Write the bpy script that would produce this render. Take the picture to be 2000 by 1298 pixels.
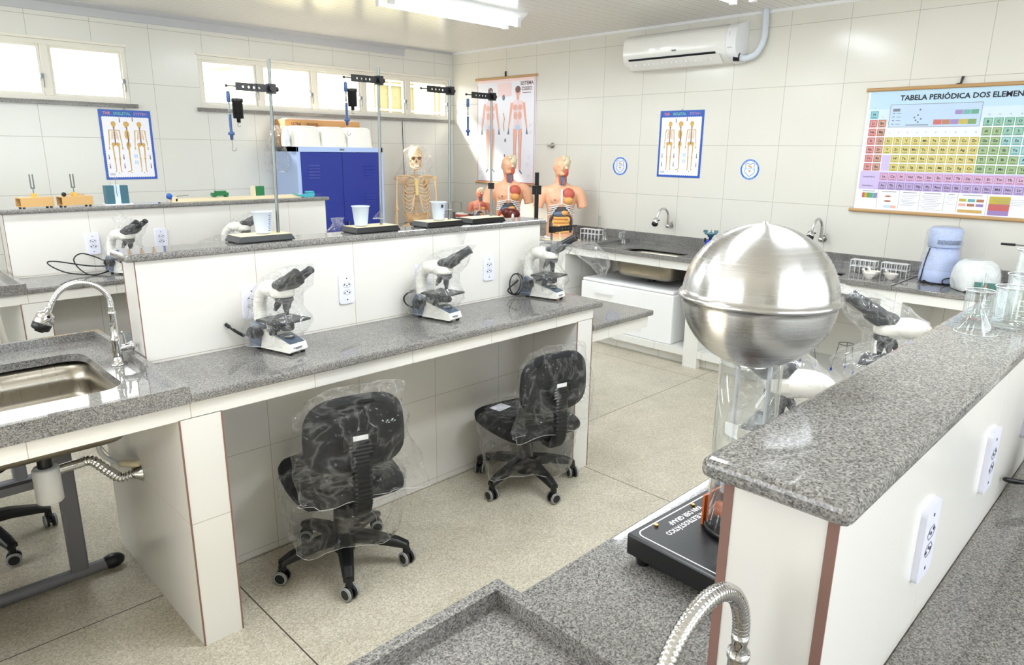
import bpy, math, random
from mathutils import Vector, Matrix, noise
PI = math.pi
V = Vector
C = bpy.context.scene.collection
for _o in list(bpy.data.objects):
    bpy.data.objects.remove(_o)

# ------------------------------------------------------------------ camera
EYE = V((0, 0, 1.65))
_yaw, _pit, _rol = 0.785776, 0.256495, -0.0119501
_f = V((math.cos(_yaw)*math.cos(_pit), math.sin(_yaw)*math.cos(_pit), -math.sin(_pit)))
_r = V((math.sin(_yaw), -math.cos(_yaw), 0))
_d = _f.cross(_r)
_r2 = math.cos(_rol)*_r + math.sin(_rol)*_d
_d2 = -math.sin(_rol)*_r + math.cos(_rol)*_d
cam = bpy.data.cameras.new('camera')
cam.sensor_width = 36.0
cam.lens = 1350.83/2000*36.0
cam.clip_start = 0.02
camo = bpy.data.objects.new('camera', cam)
C.objects.link(camo)
camo.matrix_world = Matrix(((_r2.x, -_d2.x, -_f.x, EYE.x), (_r2.y, -_d2.y, -_f.y, EYE.y), (_r2.z, -_d2.z, -_f.z, EYE.z), (0, 0, 0, 1)))
bpy.context.scene.camera = camo

# ------------------------------------------------------------------ light, exposure
sc = bpy.context.scene
sc.view_settings.view_transform = 'Standard'
sc.view_settings.look = 'None'
sc.view_settings.gamma = 1
sc.view_settings.use_curve_mapping = False
sc.view_settings.exposure = -0.34
sc.render.engine = 'CYCLES'
sc.cycles.use_denoising = True
sc.cycles.max_bounces = 10
sc.cycles.diffuse_bounces = 5
sc.cycles.transparent_max_bounces = 24
sc.cycles.sample_clamp_indirect = 6
sc.cycles.caustics_reflective = False
sc.cycles.caustics_refractive = False
w = bpy.data.worlds.new('world')
sc.world = w
w.use_nodes = True
bg = w.node_tree.nodes['Background']
bg.inputs[0].default_value = (0.93, 0.97, 1.0, 1)
bg.inputs[1].default_value = 7.0

def lamp(name, kind, loc, energy, color=(1, 1, 1), direction=None, size=None, size_y=None, angle=None, parent=None):
    l = bpy.data.lights.new(name, kind)
    l.energy = energy
    l.color = color
    o = bpy.data.objects.new(name, l)
    C.objects.link(o)
    o.location = loc
    if kind == 'AREA':
        l.shape = 'RECTANGLE'
        l.size = size
        l.size_y = size_y
    if angle is not None:
        l.angle = angle
    if direction is not None:
        o.rotation_euler = V(direction).to_track_quat('-Z', 'Y').to_euler()
    if parent:
        o.parent = parent
    return o

lamp('sun', 'SUN', (-4, 14, 9), 34.0, (1.0, 0.94, 0.84), (1, -1, -1.02), angle=math.radians(13))
# daylight arriving through the windows of the wall behind the photographer and the wall on the left
lamp('daylight_front', 'AREA', (1.6, -2.75, 1.9), 44, (0.62, 0.79, 1.0), (0, 1, -0.12), 5.6, 1.3)
lamp('daylight_left', 'AREA', (-2.55, 2.6, 1.9), 40, (0.9, 0.95, 1.0), (1, 0, -0.12), 4.4, 1.2)

# ------------------------------------------------------------------ room numbers (metres, floor at z = 0)
XR, YB, ZC = 5.4285, 6.44, 2.712      # right wall, back wall, ceiling
XL, YF = -2.4, -2.6                   # walls behind the photographer
TOP = 0.907                           # bench worktop
SHELF = 1.297                         # top of the bench partition slab

# ------------------------------------------------------------------ mesh builder
def rotz(a): return Matrix.Rotation(a, 4, 'Z')
def frame(loc=(0, 0, 0), rz=0.0): return Matrix.Translation(V(loc)) @ rotz(rz)

def basis(d):
    d = V(d).normalized()
    a = V((0, 0, 1)) if abs(d.z) < 0.9 else V((1, 0, 0))
    x = a.cross(d).normalized()
    return x, d.cross(x), d

class MB:
    def __init__(s, M=None):
        s.v = []; s.f = []; s.m = []; s.s = []; s.M = M
    def add(s, vs, fs, mat=0, smooth=False):
        b = len(s.v)
        for p in vs:
            p = V(p)
            s.v.append(s.M @ p if s.M else p)
        for f in fs:
            s.f.append([i + b for i in f]); s.m.append(mat); s.s.append(smooth)
        return s
    def box(s, x0, x1, y0, y1, z0, z1, mat=0):
        v = [(x, y, z) for x in (x0, x1) for y in (y0, y1) for z in (z0, z1)]
        return s.add(v, [(0, 1, 3, 2), (4, 6, 7, 5), (0, 4, 5, 1), (2, 3, 7, 6), (0, 2, 6, 4), (1, 5, 7, 3)], mat)
    def obox(s, c, size, R=None, mat=0, taper=1.0):
        R = R or Matrix.Identity(3); c = V(c); h = V(size)/2; v = []
        for x in (-1, 1):
            for y in (-1, 1):
                for z in (-1, 1):
                    t = taper if z > 0 else 1
                    v.append(c + R @ V((x*h.x*t, y*h.y*t, z*h.z)))
        return s.add(v, [(0, 1, 3, 2), (4, 6, 7, 5), (0, 4, 5, 1), (2, 3, 7, 6), (0, 2, 6, 4), (1, 5, 7, 3)], mat)
    def loft(s, rings, mat=0, cap0=True, cap1=True, smooth=True, close=True):
        n = len(rings[0]); v = [p for r in rings for p in r]; f = []
        for i in range(len(rings) - 1):
            for j in range(n if close else n - 1):
                k = (j + 1) % n
                f.append((i*n + j, i*n + k, (i + 1)*n + k, (i + 1)*n + j))
        s.add(v, f, mat, smooth)
        if cap0: s.add(rings[0], [tuple(range(n))[::-1]], mat)
        if cap1: s.add(rings[-1], [tuple(range(n))], mat)
        return s
    def cyl(s, p0, p1, r0, r1=None, n=16, mat=0, caps=True, smooth=True):
        r1 = r0 if r1 is None else r1
        p0 = V(p0); p1 = V(p1); x, y, d = basis(p1 - p0)
        R = [[p + (x*math.cos(2*PI*i/n) + y*math.sin(2*PI*i/n))*r for i in range(n)] for p, r in ((p0, r0), (p1, r1))]
        return s.loft(R, mat, caps, caps, smooth)
    def tube(s, pts, r, n=8, mat=0, caps=True):
        pts = [V(p) for p in pts]; N = len(pts)
        rs = r if isinstance(r, (list, tuple)) else [r]*N
        x = None; rings = []
        for i, p in enumerate(pts):
            d = (pts[min(i + 1, N - 1)] - pts[max(i - 1, 0)])
            d = d.normalized() if d.length > 1e-9 else V((0, 0, 1))
            if x is None: x = basis(d)[0]
            x = (x - d*x.dot(d))
            x = x.normalized() if x.length > 1e-6 else basis(d)[0]
            y = d.cross(x)
            rings.append([p + (x*math.cos(2*PI*k/n) + y*math.sin(2*PI*k/n))*rs[i] for k in range(n)])
        return s.loft(rings, mat, caps, caps)
    def lathe(s, prof, n=24, c=(0, 0, 0), R=None, mat=0, cap0=False, cap1=False, smooth=True):
        R = R or Matrix.Identity(3); c = V(c)
        rings = [[c + R @ V((r*math.cos(2*PI*i/n), r*math.sin(2*PI*i/n), z)) for i in range(n)] for r, z in prof]
        return s.loft(rings, mat, cap0, cap1, smooth)
    def ball(s, c, r, n=16, m=10, mat=0, R=None):
        r = V((r, r, r)) if not isinstance(r, (tuple, list, Vector)) else V(r)
        R = R or Matrix.Identity(3); c = V(c); rings = []
        for j in range(m + 1):
            t = PI*(j/m) ; q = max(math.sin(t), 1e-3)
            rings.append([c + R @ V((r.x*q*math.cos(2*PI*i/n), r.y*q*math.sin(2*PI*i/n), -r.z*math.cos(t))) for i in range(n)])
        return s.loft(rings, mat, False, False)
    def prism(s, poly, z0, z1, mat=0, T=None, smooth=False):
        T = T or (lambda x, y, z: (x, y, z))
        a = [T(x, y, z0) for x, y in poly]; b = [T(x, y, z1) for x, y in poly]; n = len(poly)
        s.add(a + b, [(i, (i + 1) % n, n + (i + 1) % n, n + i) for i in range(n)], mat, smooth)
        s.add(a, [tuple(range(n))[::-1]], mat); s.add(b, [tuple(range(n))], mat)
        return s
    def build(s, name, mats, parent=None, bevel=0, seg=2, subsurf=0, remesh=0, solid=0, loc=None):
        me = bpy.data.meshes.new(name)
        me.from_pydata([tuple(p) for p in s.v], [], s.f)
        for m in (mats if isinstance(mats, (list, tuple)) else [mats]): me.materials.append(m)
        me.polygons.foreach_set('material_index', s.m)
        me.polygons.foreach_set('use_smooth', s.s)
        me.validate(); me.update()
        o = bpy.data.objects.new(name, me); C.objects.link(o)
        if loc: o.location = loc
        if parent: o.parent = parent
        if solid:
            q = o.modifiers.new('solid', 'SOLIDIFY'); q.thickness = solid; q.offset = 0
        if remesh:
            q = o.modifiers.new('remesh', 'REMESH'); q.mode = 'VOXEL'; q.voxel_size = remesh; q.use_smooth_shade = True
            q = o.modifiers.new('smooth', 'SMOOTH'); q.iterations = 4; q.factor = 0.5
        if bevel:
            q = o.modifiers.new('bevel', 'BEVEL'); q.width = bevel; q.segments = seg; q.limit_method = 'ANGLE'; q.angle_limit = 0.6
            q.harden_normals = False
        if subsurf:
            q = o.modifiers.new('sub', 'SUBSURF'); q.levels = q.render_levels = subsurf
        return o

def tag(o, label, cat, group=None, kind=None):
    o['label'] = label; o['category'] = cat
    if group: o['group'] = group
    if kind: o['kind'] = kind
    return o
def thing(name, label, cat, loc=(0, 0, 0), rz=0.0, group=None):
    o = bpy.data.objects.new(name, None); C.objects.link(o)
    o.empty_display_size = 0.05
    o.location = loc; o.rotation_euler = (0, 0, rz)
    return tag(o, label, cat, group)
def struct(o):
    o['kind'] = 'structure'; return o
def dup(root, loc, rz=None, label=None, group=None):
    r = root.copy(); C.objects.link(r); r.location = loc
    if rz is not None: r.rotation_euler = (0, 0, rz)
    if label: r['label'] = label
    if group: r['group'] = group
    for ch in list(root.children):
        c = ch.copy(); C.objects.link(c); c.parent = r
        for g in list(ch.children):
            d = g.copy(); C.objects.link(d); d.parent = c
    return r
def arc(c, r, a0, a1, n, ax=(1, 0, 0), ay=(0, 0, 1)):
    c = V(c); ax = V(ax); ay = V(ay)
    return [c + ax*r*math.cos(a0 + (a1 - a0)*i/n) + ay*r*math.sin(a0 + (a1 - a0)*i/n) for i in range(n + 1)]
def spline(pts, n=8):
    pts = [V(p) for p in pts]; out = []
    P = [pts[0]*2 - pts[1]] + pts + [pts[-1]*2 - pts[-2]]
    for i in range(1, len(P) - 2):
        for k in range(n):
            t = k/n; a, b, c, d = P[i-1:i+3]
            out.append(0.5*((2*b) + (c - a)*t + (2*a - 5*b + 4*c - d)*t*t + (3*b - a - 3*c + d)*t**3))
    out.append(pts[-1]); return out
def rrect(x0, x1, y0, y1, r, n=6):
    out = []
    for cx, cy, a in ((x1 - r, y1 - r, 0), (x0 + r, y1 - r, PI/2), (x0 + r, y0 + r, PI), (x1 - r, y0 + r, 1.5*PI)):
        for i in range(n + 1):
            t = a + PI/2*i/n; out.append((cx + r*math.cos(t), cy + r*math.sin(t)))
    return out
def text_mesh(body, size, M, align='CENTER', bold=0.0, sx=1.0, depth=0.0):
    """letters as (verts, faces) placed by the matrix M (x right, y up in the letter plane)"""
    cu = bpy.data.curves.new('t', 'FONT'); cu.body = body; cu.size = size; cu.align_x = align; cu.align_y = 'CENTER'
    cu.offset = bold; cu.resolution_u = 2; cu.extrude = depth
    o = bpy.data.objects.new('t', cu); C.objects.link(o)
    dg = bpy.context.evaluated_depsgraph_get(); dg.update()
    me = bpy.data.meshes.new_from_object(o.evaluated_get(dg))
    vs = [M @ V((p.co.x*sx, p.co.y, p.co.z)) for p in me.vertices]; fs = [tuple(p.vertices) for p in me.polygons]
    bpy.data.objects.remove(o); bpy.data.curves.remove(cu); bpy.data.meshes.remove(me)
    return vs, fs
# ------------------------------------------------------------------ materials (all procedural)
def lin(c):
    return tuple((x/12.92 if x <= 0.04045 else ((x + 0.055)/1.055)**2.4) for x in (c[0]/255, c[1]/255, c[2]/255)) + (1,)
def mat(name, color, rough=0.5, metal=0.0, spec=0.5, coat=0.0, trans=0.0, ior=1.45, alpha=1.0, sheen=0.0, sss=0.0):
    m = bpy.data.materials.new(name); m.use_nodes = True
    b = m.node_tree.nodes['Principled BSDF']
    b.inputs['Base Color'].default_value = lin(color); b.inputs['Roughness'].default_value = rough
    b.inputs['Metallic'].default_value = metal; b.inputs['Specular IOR Level'].default_value = spec
    b.inputs['Coat Weight'].default_value = coat; b.inputs['Transmission Weight'].default_value = trans
    b.inputs['IOR'].default_value = ior; b.inputs['Alpha'].default_value = alpha
    return m
def nodes(m): return m.node_tree.nodes, m.node_tree.links, m.node_tree.nodes['Principled BSDF']
def N(m, t, **k):
    n = m.node_tree.nodes.new(t)
    for a, b in k.items(): setattr(n, a, b)
    return n
def math_node(m, op, a, b=None, c=None):
    n = N(m, 'ShaderNodeMath', operation=op)
    for i, x in enumerate((a, b, c)):
        if x is None: continue
        if isinstance(x, (int, float)): n.inputs[i].default_value = x
        else: m.node_tree.links.new(x, n.inputs[i])
    return n.outputs[0]
def mixc(m, f, a, b):
    n = N(m, 'ShaderNodeMix', data_type='RGBA')
    for i, x in ((0, f), (6, a), (7, b)):
        if isinstance(x, (int, float)): n.inputs[i].default_value = x
        elif isinstance(x, tuple): n.inputs[i].default_value = x
        else: m.node_tree.links.new(x, n.inputs[i])
    return n.outputs[2]
def tiles(name, color, grout, T, off, w=0.0035, rough=0.18, axes=(1, 1, 1)):
    """large square ceramic tiles: joints at off + k*T along each world axis"""
    m = mat(name, color, rough); nt, lk, b = nodes(m)
    g = N(m, 'ShaderNodeNewGeometry')
    sp = N(m, 'ShaderNodeSeparateXYZ'); lk.new(g.outputs['Position'], sp.inputs[0])
    sn = N(m, 'ShaderNodeSeparateXYZ'); lk.new(g.outputs['True Normal'], sn.inputs[0])
    tot = None
    for i in range(3):
        if not axes[i]: continue
        t = math_node(m, 'DIVIDE', math_node(m, 'SUBTRACT', sp.outputs[i], off[i]), T[i])
        d = math_node(m, 'ABSOLUTE', math_node(m, 'SUBTRACT', math_node(m, 'FRACT', math_node(m, 'ADD', t, 0.5)), 0.5))
        line = math_node(m, 'LESS_THAN', d, w/2/T[i])
        face = math_node(m, 'LESS_THAN', math_node(m, 'ABSOLUTE', sn.outputs[i]), 0.6)
        l = math_node(m, 'MULTIPLY', line, face)
        tot = l if tot is None else math_node(m, 'MAXIMUM', tot, l)
    no = N(m, 'ShaderNodeTexNoise'); no.inputs['Scale'].default_value = 2.2; no.inputs['Detail'].default_value = 3
    lk.new(g.outputs['Position'], no.inputs['Vector'])
    c2 = tuple(x*0.95 for x in lin(color)[:3]) + (1,)
    col = mixc(m, no.outputs['Fac'], lin(color), c2)
    lk.new(mixc(m, tot, col, lin(grout)), b.inputs['Base Color'])
    lk.new(math_node(m, 'ADD', math_node(m, 'MULTIPLY', tot, 0.5), rough), b.inputs['Roughness'])
    bp = N(m, 'ShaderNodeBump'); bp.inputs['Strength'].default_value = 0.25; bp.inputs['Distance'].default_value = 0.002
    n2 = N(m, 'ShaderNodeTexNoise'); n2.inputs['Scale'].default_value = 9
    lk.new(g.outputs['Position'], n2.inputs['Vector'])
    lk.new(math_node(m, 'SUBTRACT', math_node(m, 'MULTIPLY', n2.outputs['Fac'], 0.25), tot), bp.inputs['Height'])
    lk.new(bp.outputs[0], b.inputs['Normal'])
    return m
def speckle(name, cols, scale, rough, coat=0.0, warp=0.35, bands=0.0):
    """stone: mineral grains of several colours"""
    m = mat(name, (128, 128, 128), rough, coat=coat); nt, lk, b = nodes(m)
    g = N(m, 'ShaderNodeNewGeometry')
    vo = N(m, 'ShaderNodeTexVoronoi'); vo.inputs['Scale'].default_value = scale; vo.inputs['Randomness'].default_value = 1
    no = N(m, 'ShaderNodeTexNoise'); no.inputs['Scale'].default_value = scale*0.55; no.inputs['Detail'].default_value = 5; no.inputs['Roughness'].default_value = 0.7
    lk.new(g.outputs['Position'], vo.inputs['Vector']); lk.new(g.outputs['Position'], no.inputs['Vector'])
    se = N(m, 'ShaderNodeSeparateColor'); lk.new(vo.outputs['Color'], se.inputs[0])
    f = math_node(m, 'ADD', math_node(m, 'MULTIPLY', se.outputs[0], 1 - warp), math_node(m, 'MULTIPLY', no.outputs['Fac'], warp))
    lo = N(m, 'ShaderNodeTexNoise'); lo.inputs['Scale'].default_value = 5; lo.inputs['Detail'].default_value = 2
    lk.new(g.outputs['Position'], lo.inputs['Vector'])
    f = math_node(m, 'ADD', f, math_node(m, 'MULTIPLY', math_node(m, 'SUBTRACT', lo.outputs['Fac'], 0.5), 0.25 + bands))
    r = N(m, 'ShaderNodeValToRGB'); lk.new(f, r.inputs[0])
    e = r.color_ramp.elements
    e[0].position, e[0].color = cols[0][0], lin(cols[0][1]); e[1].position, e[1].color = cols[-1][0], lin(cols[-1][1])
    for p, c in cols[1:-1]:
        q = e.new(p); q.color = lin(c)
    lk.new(r.outputs[0], b.inputs['Base Color'])
    return m, r.outputs[0]

M = {}
M['wall_right'] = tiles('tiles_right_wall', (224, 221, 211), (176, 172, 160), (1, 0.4367, 0.4355), (0, 4.69, 1.715), axes=(0, 1, 1))
M['wall_back'] = tiles('tiles_back_wall', (220, 220, 214), (170, 168, 158), (0.4262, 1, 0.4355), (1.325, 0, 1.715), axes=(1, 0, 1))
M['wall_far'] = tiles('tiles_near_walls', (222, 221, 214), (176, 172, 160), (0.4355, 0.4355, 0.4355), (0, 0, 1.715))
M['bench_tile'] = tiles('tiles_bench', (228, 225, 219), (186, 174, 158), (0.433, 0.467, 0.443), (1.162, 2.46, 0.47), w=0.003)
M['pillar_tile'] = tiles('tiles_supports', (228, 226, 221), (186, 174, 158), (1, 0.467, 0.60), (0, 2.46, 0.46), w=0.003, axes=(0, 1, 1))
M['counter_tile'] = tiles('tiles_counter', (232, 231, 226), (170, 166, 156), (0.45, 0.436, 0.436), (0, 2.19, 0.0), w=0.003)
M['clay'] = mat('raw_tile_edge', (132, 100, 90), 0.8)
M['granite'], _ = speckle('grey_granite', [(0.1, (46, 45, 45)), (0.3, (96, 94, 92)), (0.5, (126, 124, 121)), (0.7, (146, 143, 139)), (0.92, (178, 174, 168))], 400, 0.045, warp=0.45)
M['terrazzo'], _tc = speckle('terrazzo_floor', [(0.04, (122, 112, 98)), (0.25, (166, 158, 140)), (0.55, (190, 182, 164)), (0.95, (220, 214, 198))], 190, 0.32, warp=0.5, bands=0.15)
def _floor_joints():
    m = M['terrazzo']; nt, lk, b = nodes(m)
    g = N(m, 'ShaderNodeNewGeometry'); sp = N(m, 'ShaderNodeSeparateXYZ'); lk.new(g.outputs['Position'], sp.inputs[0])
    tot = None
    for i, off in ((0, 0.92), (1, 2.55)):
        t = math_node(m, 'DIVIDE', math_node(m, 'SUBTRACT', sp.outputs[i], off), 1.8)
        d = math_node(m, 'ABSOLUTE', math_node(m, 'SUBTRACT', math_node(m, 'FRACT', math_node(m, 'ADD', t, 0.5)), 0.5))
        l = math_node(m, 'LESS_THAN', d, 0.0025/1.8)
        tot = l if tot is None else math_node(m, 'MAXIMUM', tot, l)
    lk.new(mixc(m, tot, _tc, lin((72, 66, 58))), b.inputs['Base Color'])
_floor_joints()
def _ceiling():
    m = mat('white_pvc_slats', (226, 224, 219), 0.22); nt, lk, b = nodes(m)
    g = N(m, 'ShaderNodeNewGeometry'); sp = N(m, 'ShaderNodeSeparateXYZ'); lk.new(g.outputs['Position'], sp.inputs[0])
    t = math_node(m, 'FRACT', math_node(m, 'DIVIDE', sp.outputs[1], 0.1))
    l = math_node(m, 'LESS_THAN', t, 0.06)
    l2 = math_node(m, 'MULTIPLY', math_node(m, 'LESS_THAN', math_node(m, 'ABSOLUTE', math_node(m, 'SUBTRACT', t, 0.53)), 0.025), 0.5)
    l = math_node(m, 'MAXIMUM', l, l2)
    lk.new(mixc(m, l, lin((226, 224, 219)), lin((176, 172, 164))), b.inputs['Base Color'])
    bp = N(m, 'ShaderNodeBump'); bp.inputs['Strength'].default_value = 0.4; bp.inputs['Distance'].default_value = 0.004; bp.invert = True
    lk.new(l, bp.inputs['Height']); lk.new(bp.outputs[0], b.inputs['Normal'])
    return m
M['ceiling'] = _ceiling()
def brushed(name, color, rough, axis, strength=0.03):
    m = mat(name, color, rough, 1.0); nt, lk, b = nodes(m)
    tc = N(m, 'ShaderNodeTexCoord'); mp = N(m, 'ShaderNodeMapping'); mp.inputs['Scale'].default_value = axis
    no = N(m, 'ShaderNodeTexNoise'); no.inputs['Scale'].default_value = 1; no.inputs['Detail'].default_value = 4
    lk.new(tc.outputs['Object'], mp.inputs[0]); lk.new(mp.outputs[0], no.inputs['Vector'])
    lk.new(math_node(m, 'ADD', math_node(m, 'MULTIPLY', no.outputs['Fac'], 0.16), rough - 0.06), b.inputs['Roughness'])
    bp = N(m, 'ShaderNodeBump'); bp.inputs['Strength'].default_value = strength * 3; bp.inputs['Distance'].default_value = 0.0006
    lk.new(no.outputs['Fac'], bp.inputs['Height']); lk.new(bp.outputs[0], b.inputs['Normal'])
    b.inputs['Anisotropic'].default_value = 0.6
    return m
M['spun'] = brushed('spun_aluminium', (206, 205, 204), 0.24, (2, 2, 260), 0.004)
_t = M['spun'].node_tree.nodes.new('ShaderNodeTangent'); _t.direction_type = 'RADIAL'; _t.axis = 'Z'
_p = M['spun'].node_tree.nodes['Principled BSDF']; _p.inputs['Anisotropic'].default_value = 0.85; _p.inputs['Anisotropic Rotation'].default_value = 0.25
M['spun'].node_tree.links.new(_t.outputs[0], _p.inputs['Tangent'])
M['steel'] = brushed('brushed_steel', (156, 149, 136), 0.28, (260, 8, 8))
M['chrome'] = mat('chrome', (214, 214, 214), 0.07, 1.0)
M['zinc'] = mat('galvanised_steel', (128, 133, 131), 0.42, 1.0)
M['white_plastic'] = mat('white_plastic', (236, 236, 238), 0.3)
M['outlet'] = mat('outlet_plastic', (226, 226, 240), 0.25)
M['white_gloss'] = mat('white_gloss_enamel', (234, 233, 228), 0.08, coat=0.5)
M['black_plastic'] = mat('black_plastic', (20, 20, 21), 0.38)
M['black_fabric'] = mat('black_fabric', (24, 24, 26), 0.85)
M['black_paint'] = mat('black_paint', (14, 14, 15), 0.35)
M['hole'] = mat('dark_hole', (30, 30, 34), 0.7)
M['grey_ring'] = mat('grey_wheel_ring', (150, 150, 150), 0.5)
M['grey_steel'] = mat('grey_painted_steel', (112, 112, 118), 0.4)
M['tan_top'] = mat('cream_laminate', (226, 214, 178), 0.4)
M['wood'] = mat('light_wood', (203, 163, 106), 0.5)
M['rail_wood'] = mat('varnished_rail', (190, 152, 104), 0.45)
M['alu_white'] = mat('white_window_paint', (226, 223, 212), 0.35)
M['cardboard'] = mat('cardboard', (182, 138, 92), 0.85)
M['carton_mark'] = mat('carton_print', (120, 84, 52), 0.85)
M['styrofoam'] = mat('styrofoam', (240, 240, 240), 0.75)
M['ink'] = mat('black_ink', (34, 36, 52), 0.6)
M['white_ink'] = mat('white_ink', (225, 226, 228), 0.5)
M['bone'] = mat('bone_plastic', (224, 192, 150), 0.5)
M['cartilage'] = mat('cartilage_plastic', (222, 196, 130), 0.5)
M['dark_bone'] = mat('socket_brown', (120, 82, 62), 0.7)
M['blue_frame'] = mat('pale_blue_enamel', (176, 196, 236), 0.35)
M['blue_door'] = mat('deep_blue_enamel', (36, 52, 142), 0.4)
M['gas_blue'] = mat('gas_cylinder_blue', (22, 70, 190), 0.3)
M['teal_metal'] = mat('teal_burner_metal', (110, 150, 164), 0.22, 0.9)
M['dyn_blue'] = mat('translucent_blue_plastic', (56, 82, 126), 0.3)
M['scope_blue'] = mat('blue_grey_plastic', (84, 98, 120), 0.35)
M['scope_white'] = mat('cream_white_enamel', (236, 234, 226), 0.25)
M['scope_dark'] = mat('dark_grey_plastic', (32, 34, 38), 0.4)
M['teal'] = mat('teal_board', (52, 96, 110), 0.4)
M['pale_board'] = mat('pale_blue_board', (206, 222, 236), 0.3)
M['green'] = mat('green_paint', (38, 118, 66), 0.4)
M['cyan'] = mat('cyan_plastic', (72, 172, 184), 0.3)
M['cream'] = mat('cream_plastic', (226, 212, 180), 0.5)
M['ball_blue'] = mat('blue_ball', (40, 92, 176), 0.3)
M['distiller'] = mat('pale_blue_plastic', (186, 200, 236), 0.3)
M['panel_green'] = mat('green_panel', (78, 128, 118), 0.4)
M['red'] = mat('red_button', (196, 60, 62), 0.4)
M['porcelain'] = mat('porcelain', (238, 234, 224), 0.18)
M['wrap'] = mat('white_wrapped_plastic', (228, 232, 232), 0.25)
M['pvc_pipe'] = mat('white_pvc', (226, 226, 224), 0.3)
M['tape'] = mat('pipe_wrap', (208, 214, 222), 0.5)
M['brass'] = mat('brass', (190, 150, 80), 0.25, 1.0)
M['amber'] = mat('amber_perspex', (188, 92, 40), 0.3)
M['paper'] = mat('glossy_poster_paper', (238, 238, 246), 0.22)
M['poster_blue'] = mat('poster_blue', (52, 92, 182), 0.25)
M['skin_print'] = mat('print_pink', (236, 178, 160), 0.4)
M['rose_print'] = mat('print_rose', (243, 217, 217), 0.4)
M['print_brown'] = mat('print_brown', (120, 86, 84), 0.4)
M['print_grey'] = mat('print_grey', (196, 198, 206), 0.4)
M['print_line'] = mat('print_line_grey', (122, 126, 140), 0.4)
M['print_gold'] = mat('print_gold', (206, 168, 92), 0.4)
M['print_bluegrey'] = mat('print_pale_blue', (190, 212, 238), 0.4)
M['emblem_blue'] = mat('emblem_blue', (52, 118, 200), 0.35)
M['emblem_line'] = mat('emblem_line', (92, 122, 170), 0.35)
M['emblem_white'] = mat('emblem_white', (232, 234, 246), 0.35)
M['skin'] = mat('model_skin', (230, 176, 142), 0.4)
M['skin_pale'] = mat('model_skin_small', (214, 136, 112), 0.4)
M['muscle'] = mat('model_muscle', (192, 92, 76), 0.4)
M['brain'] = mat('model_brain', (222, 208, 176), 0.4)
M['rib'] = mat('model_rib', (226, 226, 226), 0.4)
M['blue_organ'] = mat('model_blue_grey', (96, 112, 134), 0.4)
M['orange_organ'] = mat('model_orange', (222, 164, 92), 0.4)
M['liver'] = mat('model_liver', (92, 32, 26), 0.3)
M['dark_organ'] = mat('model_dark', (72, 66, 70), 0.5)
M['window_glass'] = None
M['rubber_blue'] = mat('blue_rubber_tip', (30, 62, 160), 0.5)
M['wire'] = mat('grey_wire', (128, 128, 130), 0.35, 0.9)
M['outside_wall'] = mat('outside_render', (248, 238, 196), 0.9)
M['outside_ground'] = mat('outside_ground', (170, 164, 150), 0.9)
M['outside_dark'] = mat('outside_dark_glass', (132, 124, 84), 0.6)
M['cups'] = mat('translucent_cup', (224, 234, 246), 0.3, trans=0.25, ior=1.2)
M['tub'] = mat('translucent_tub', (240, 238, 232), 0.35)
M['print_blue'] = mat('cup_print_blue', (70, 92, 190), 0.5)
M['tube_light'] = bpy.data.materials.new('fluorescent_tube'); M['tube_light'].use_nodes = True
_b = M['tube_light'].node_tree.nodes['Principled BSDF']; _b.inputs['Emission Color'].default_value = (0.9, 0.97, 1, 1); _b.inputs['Emission Strength'].default_value = 9

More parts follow.
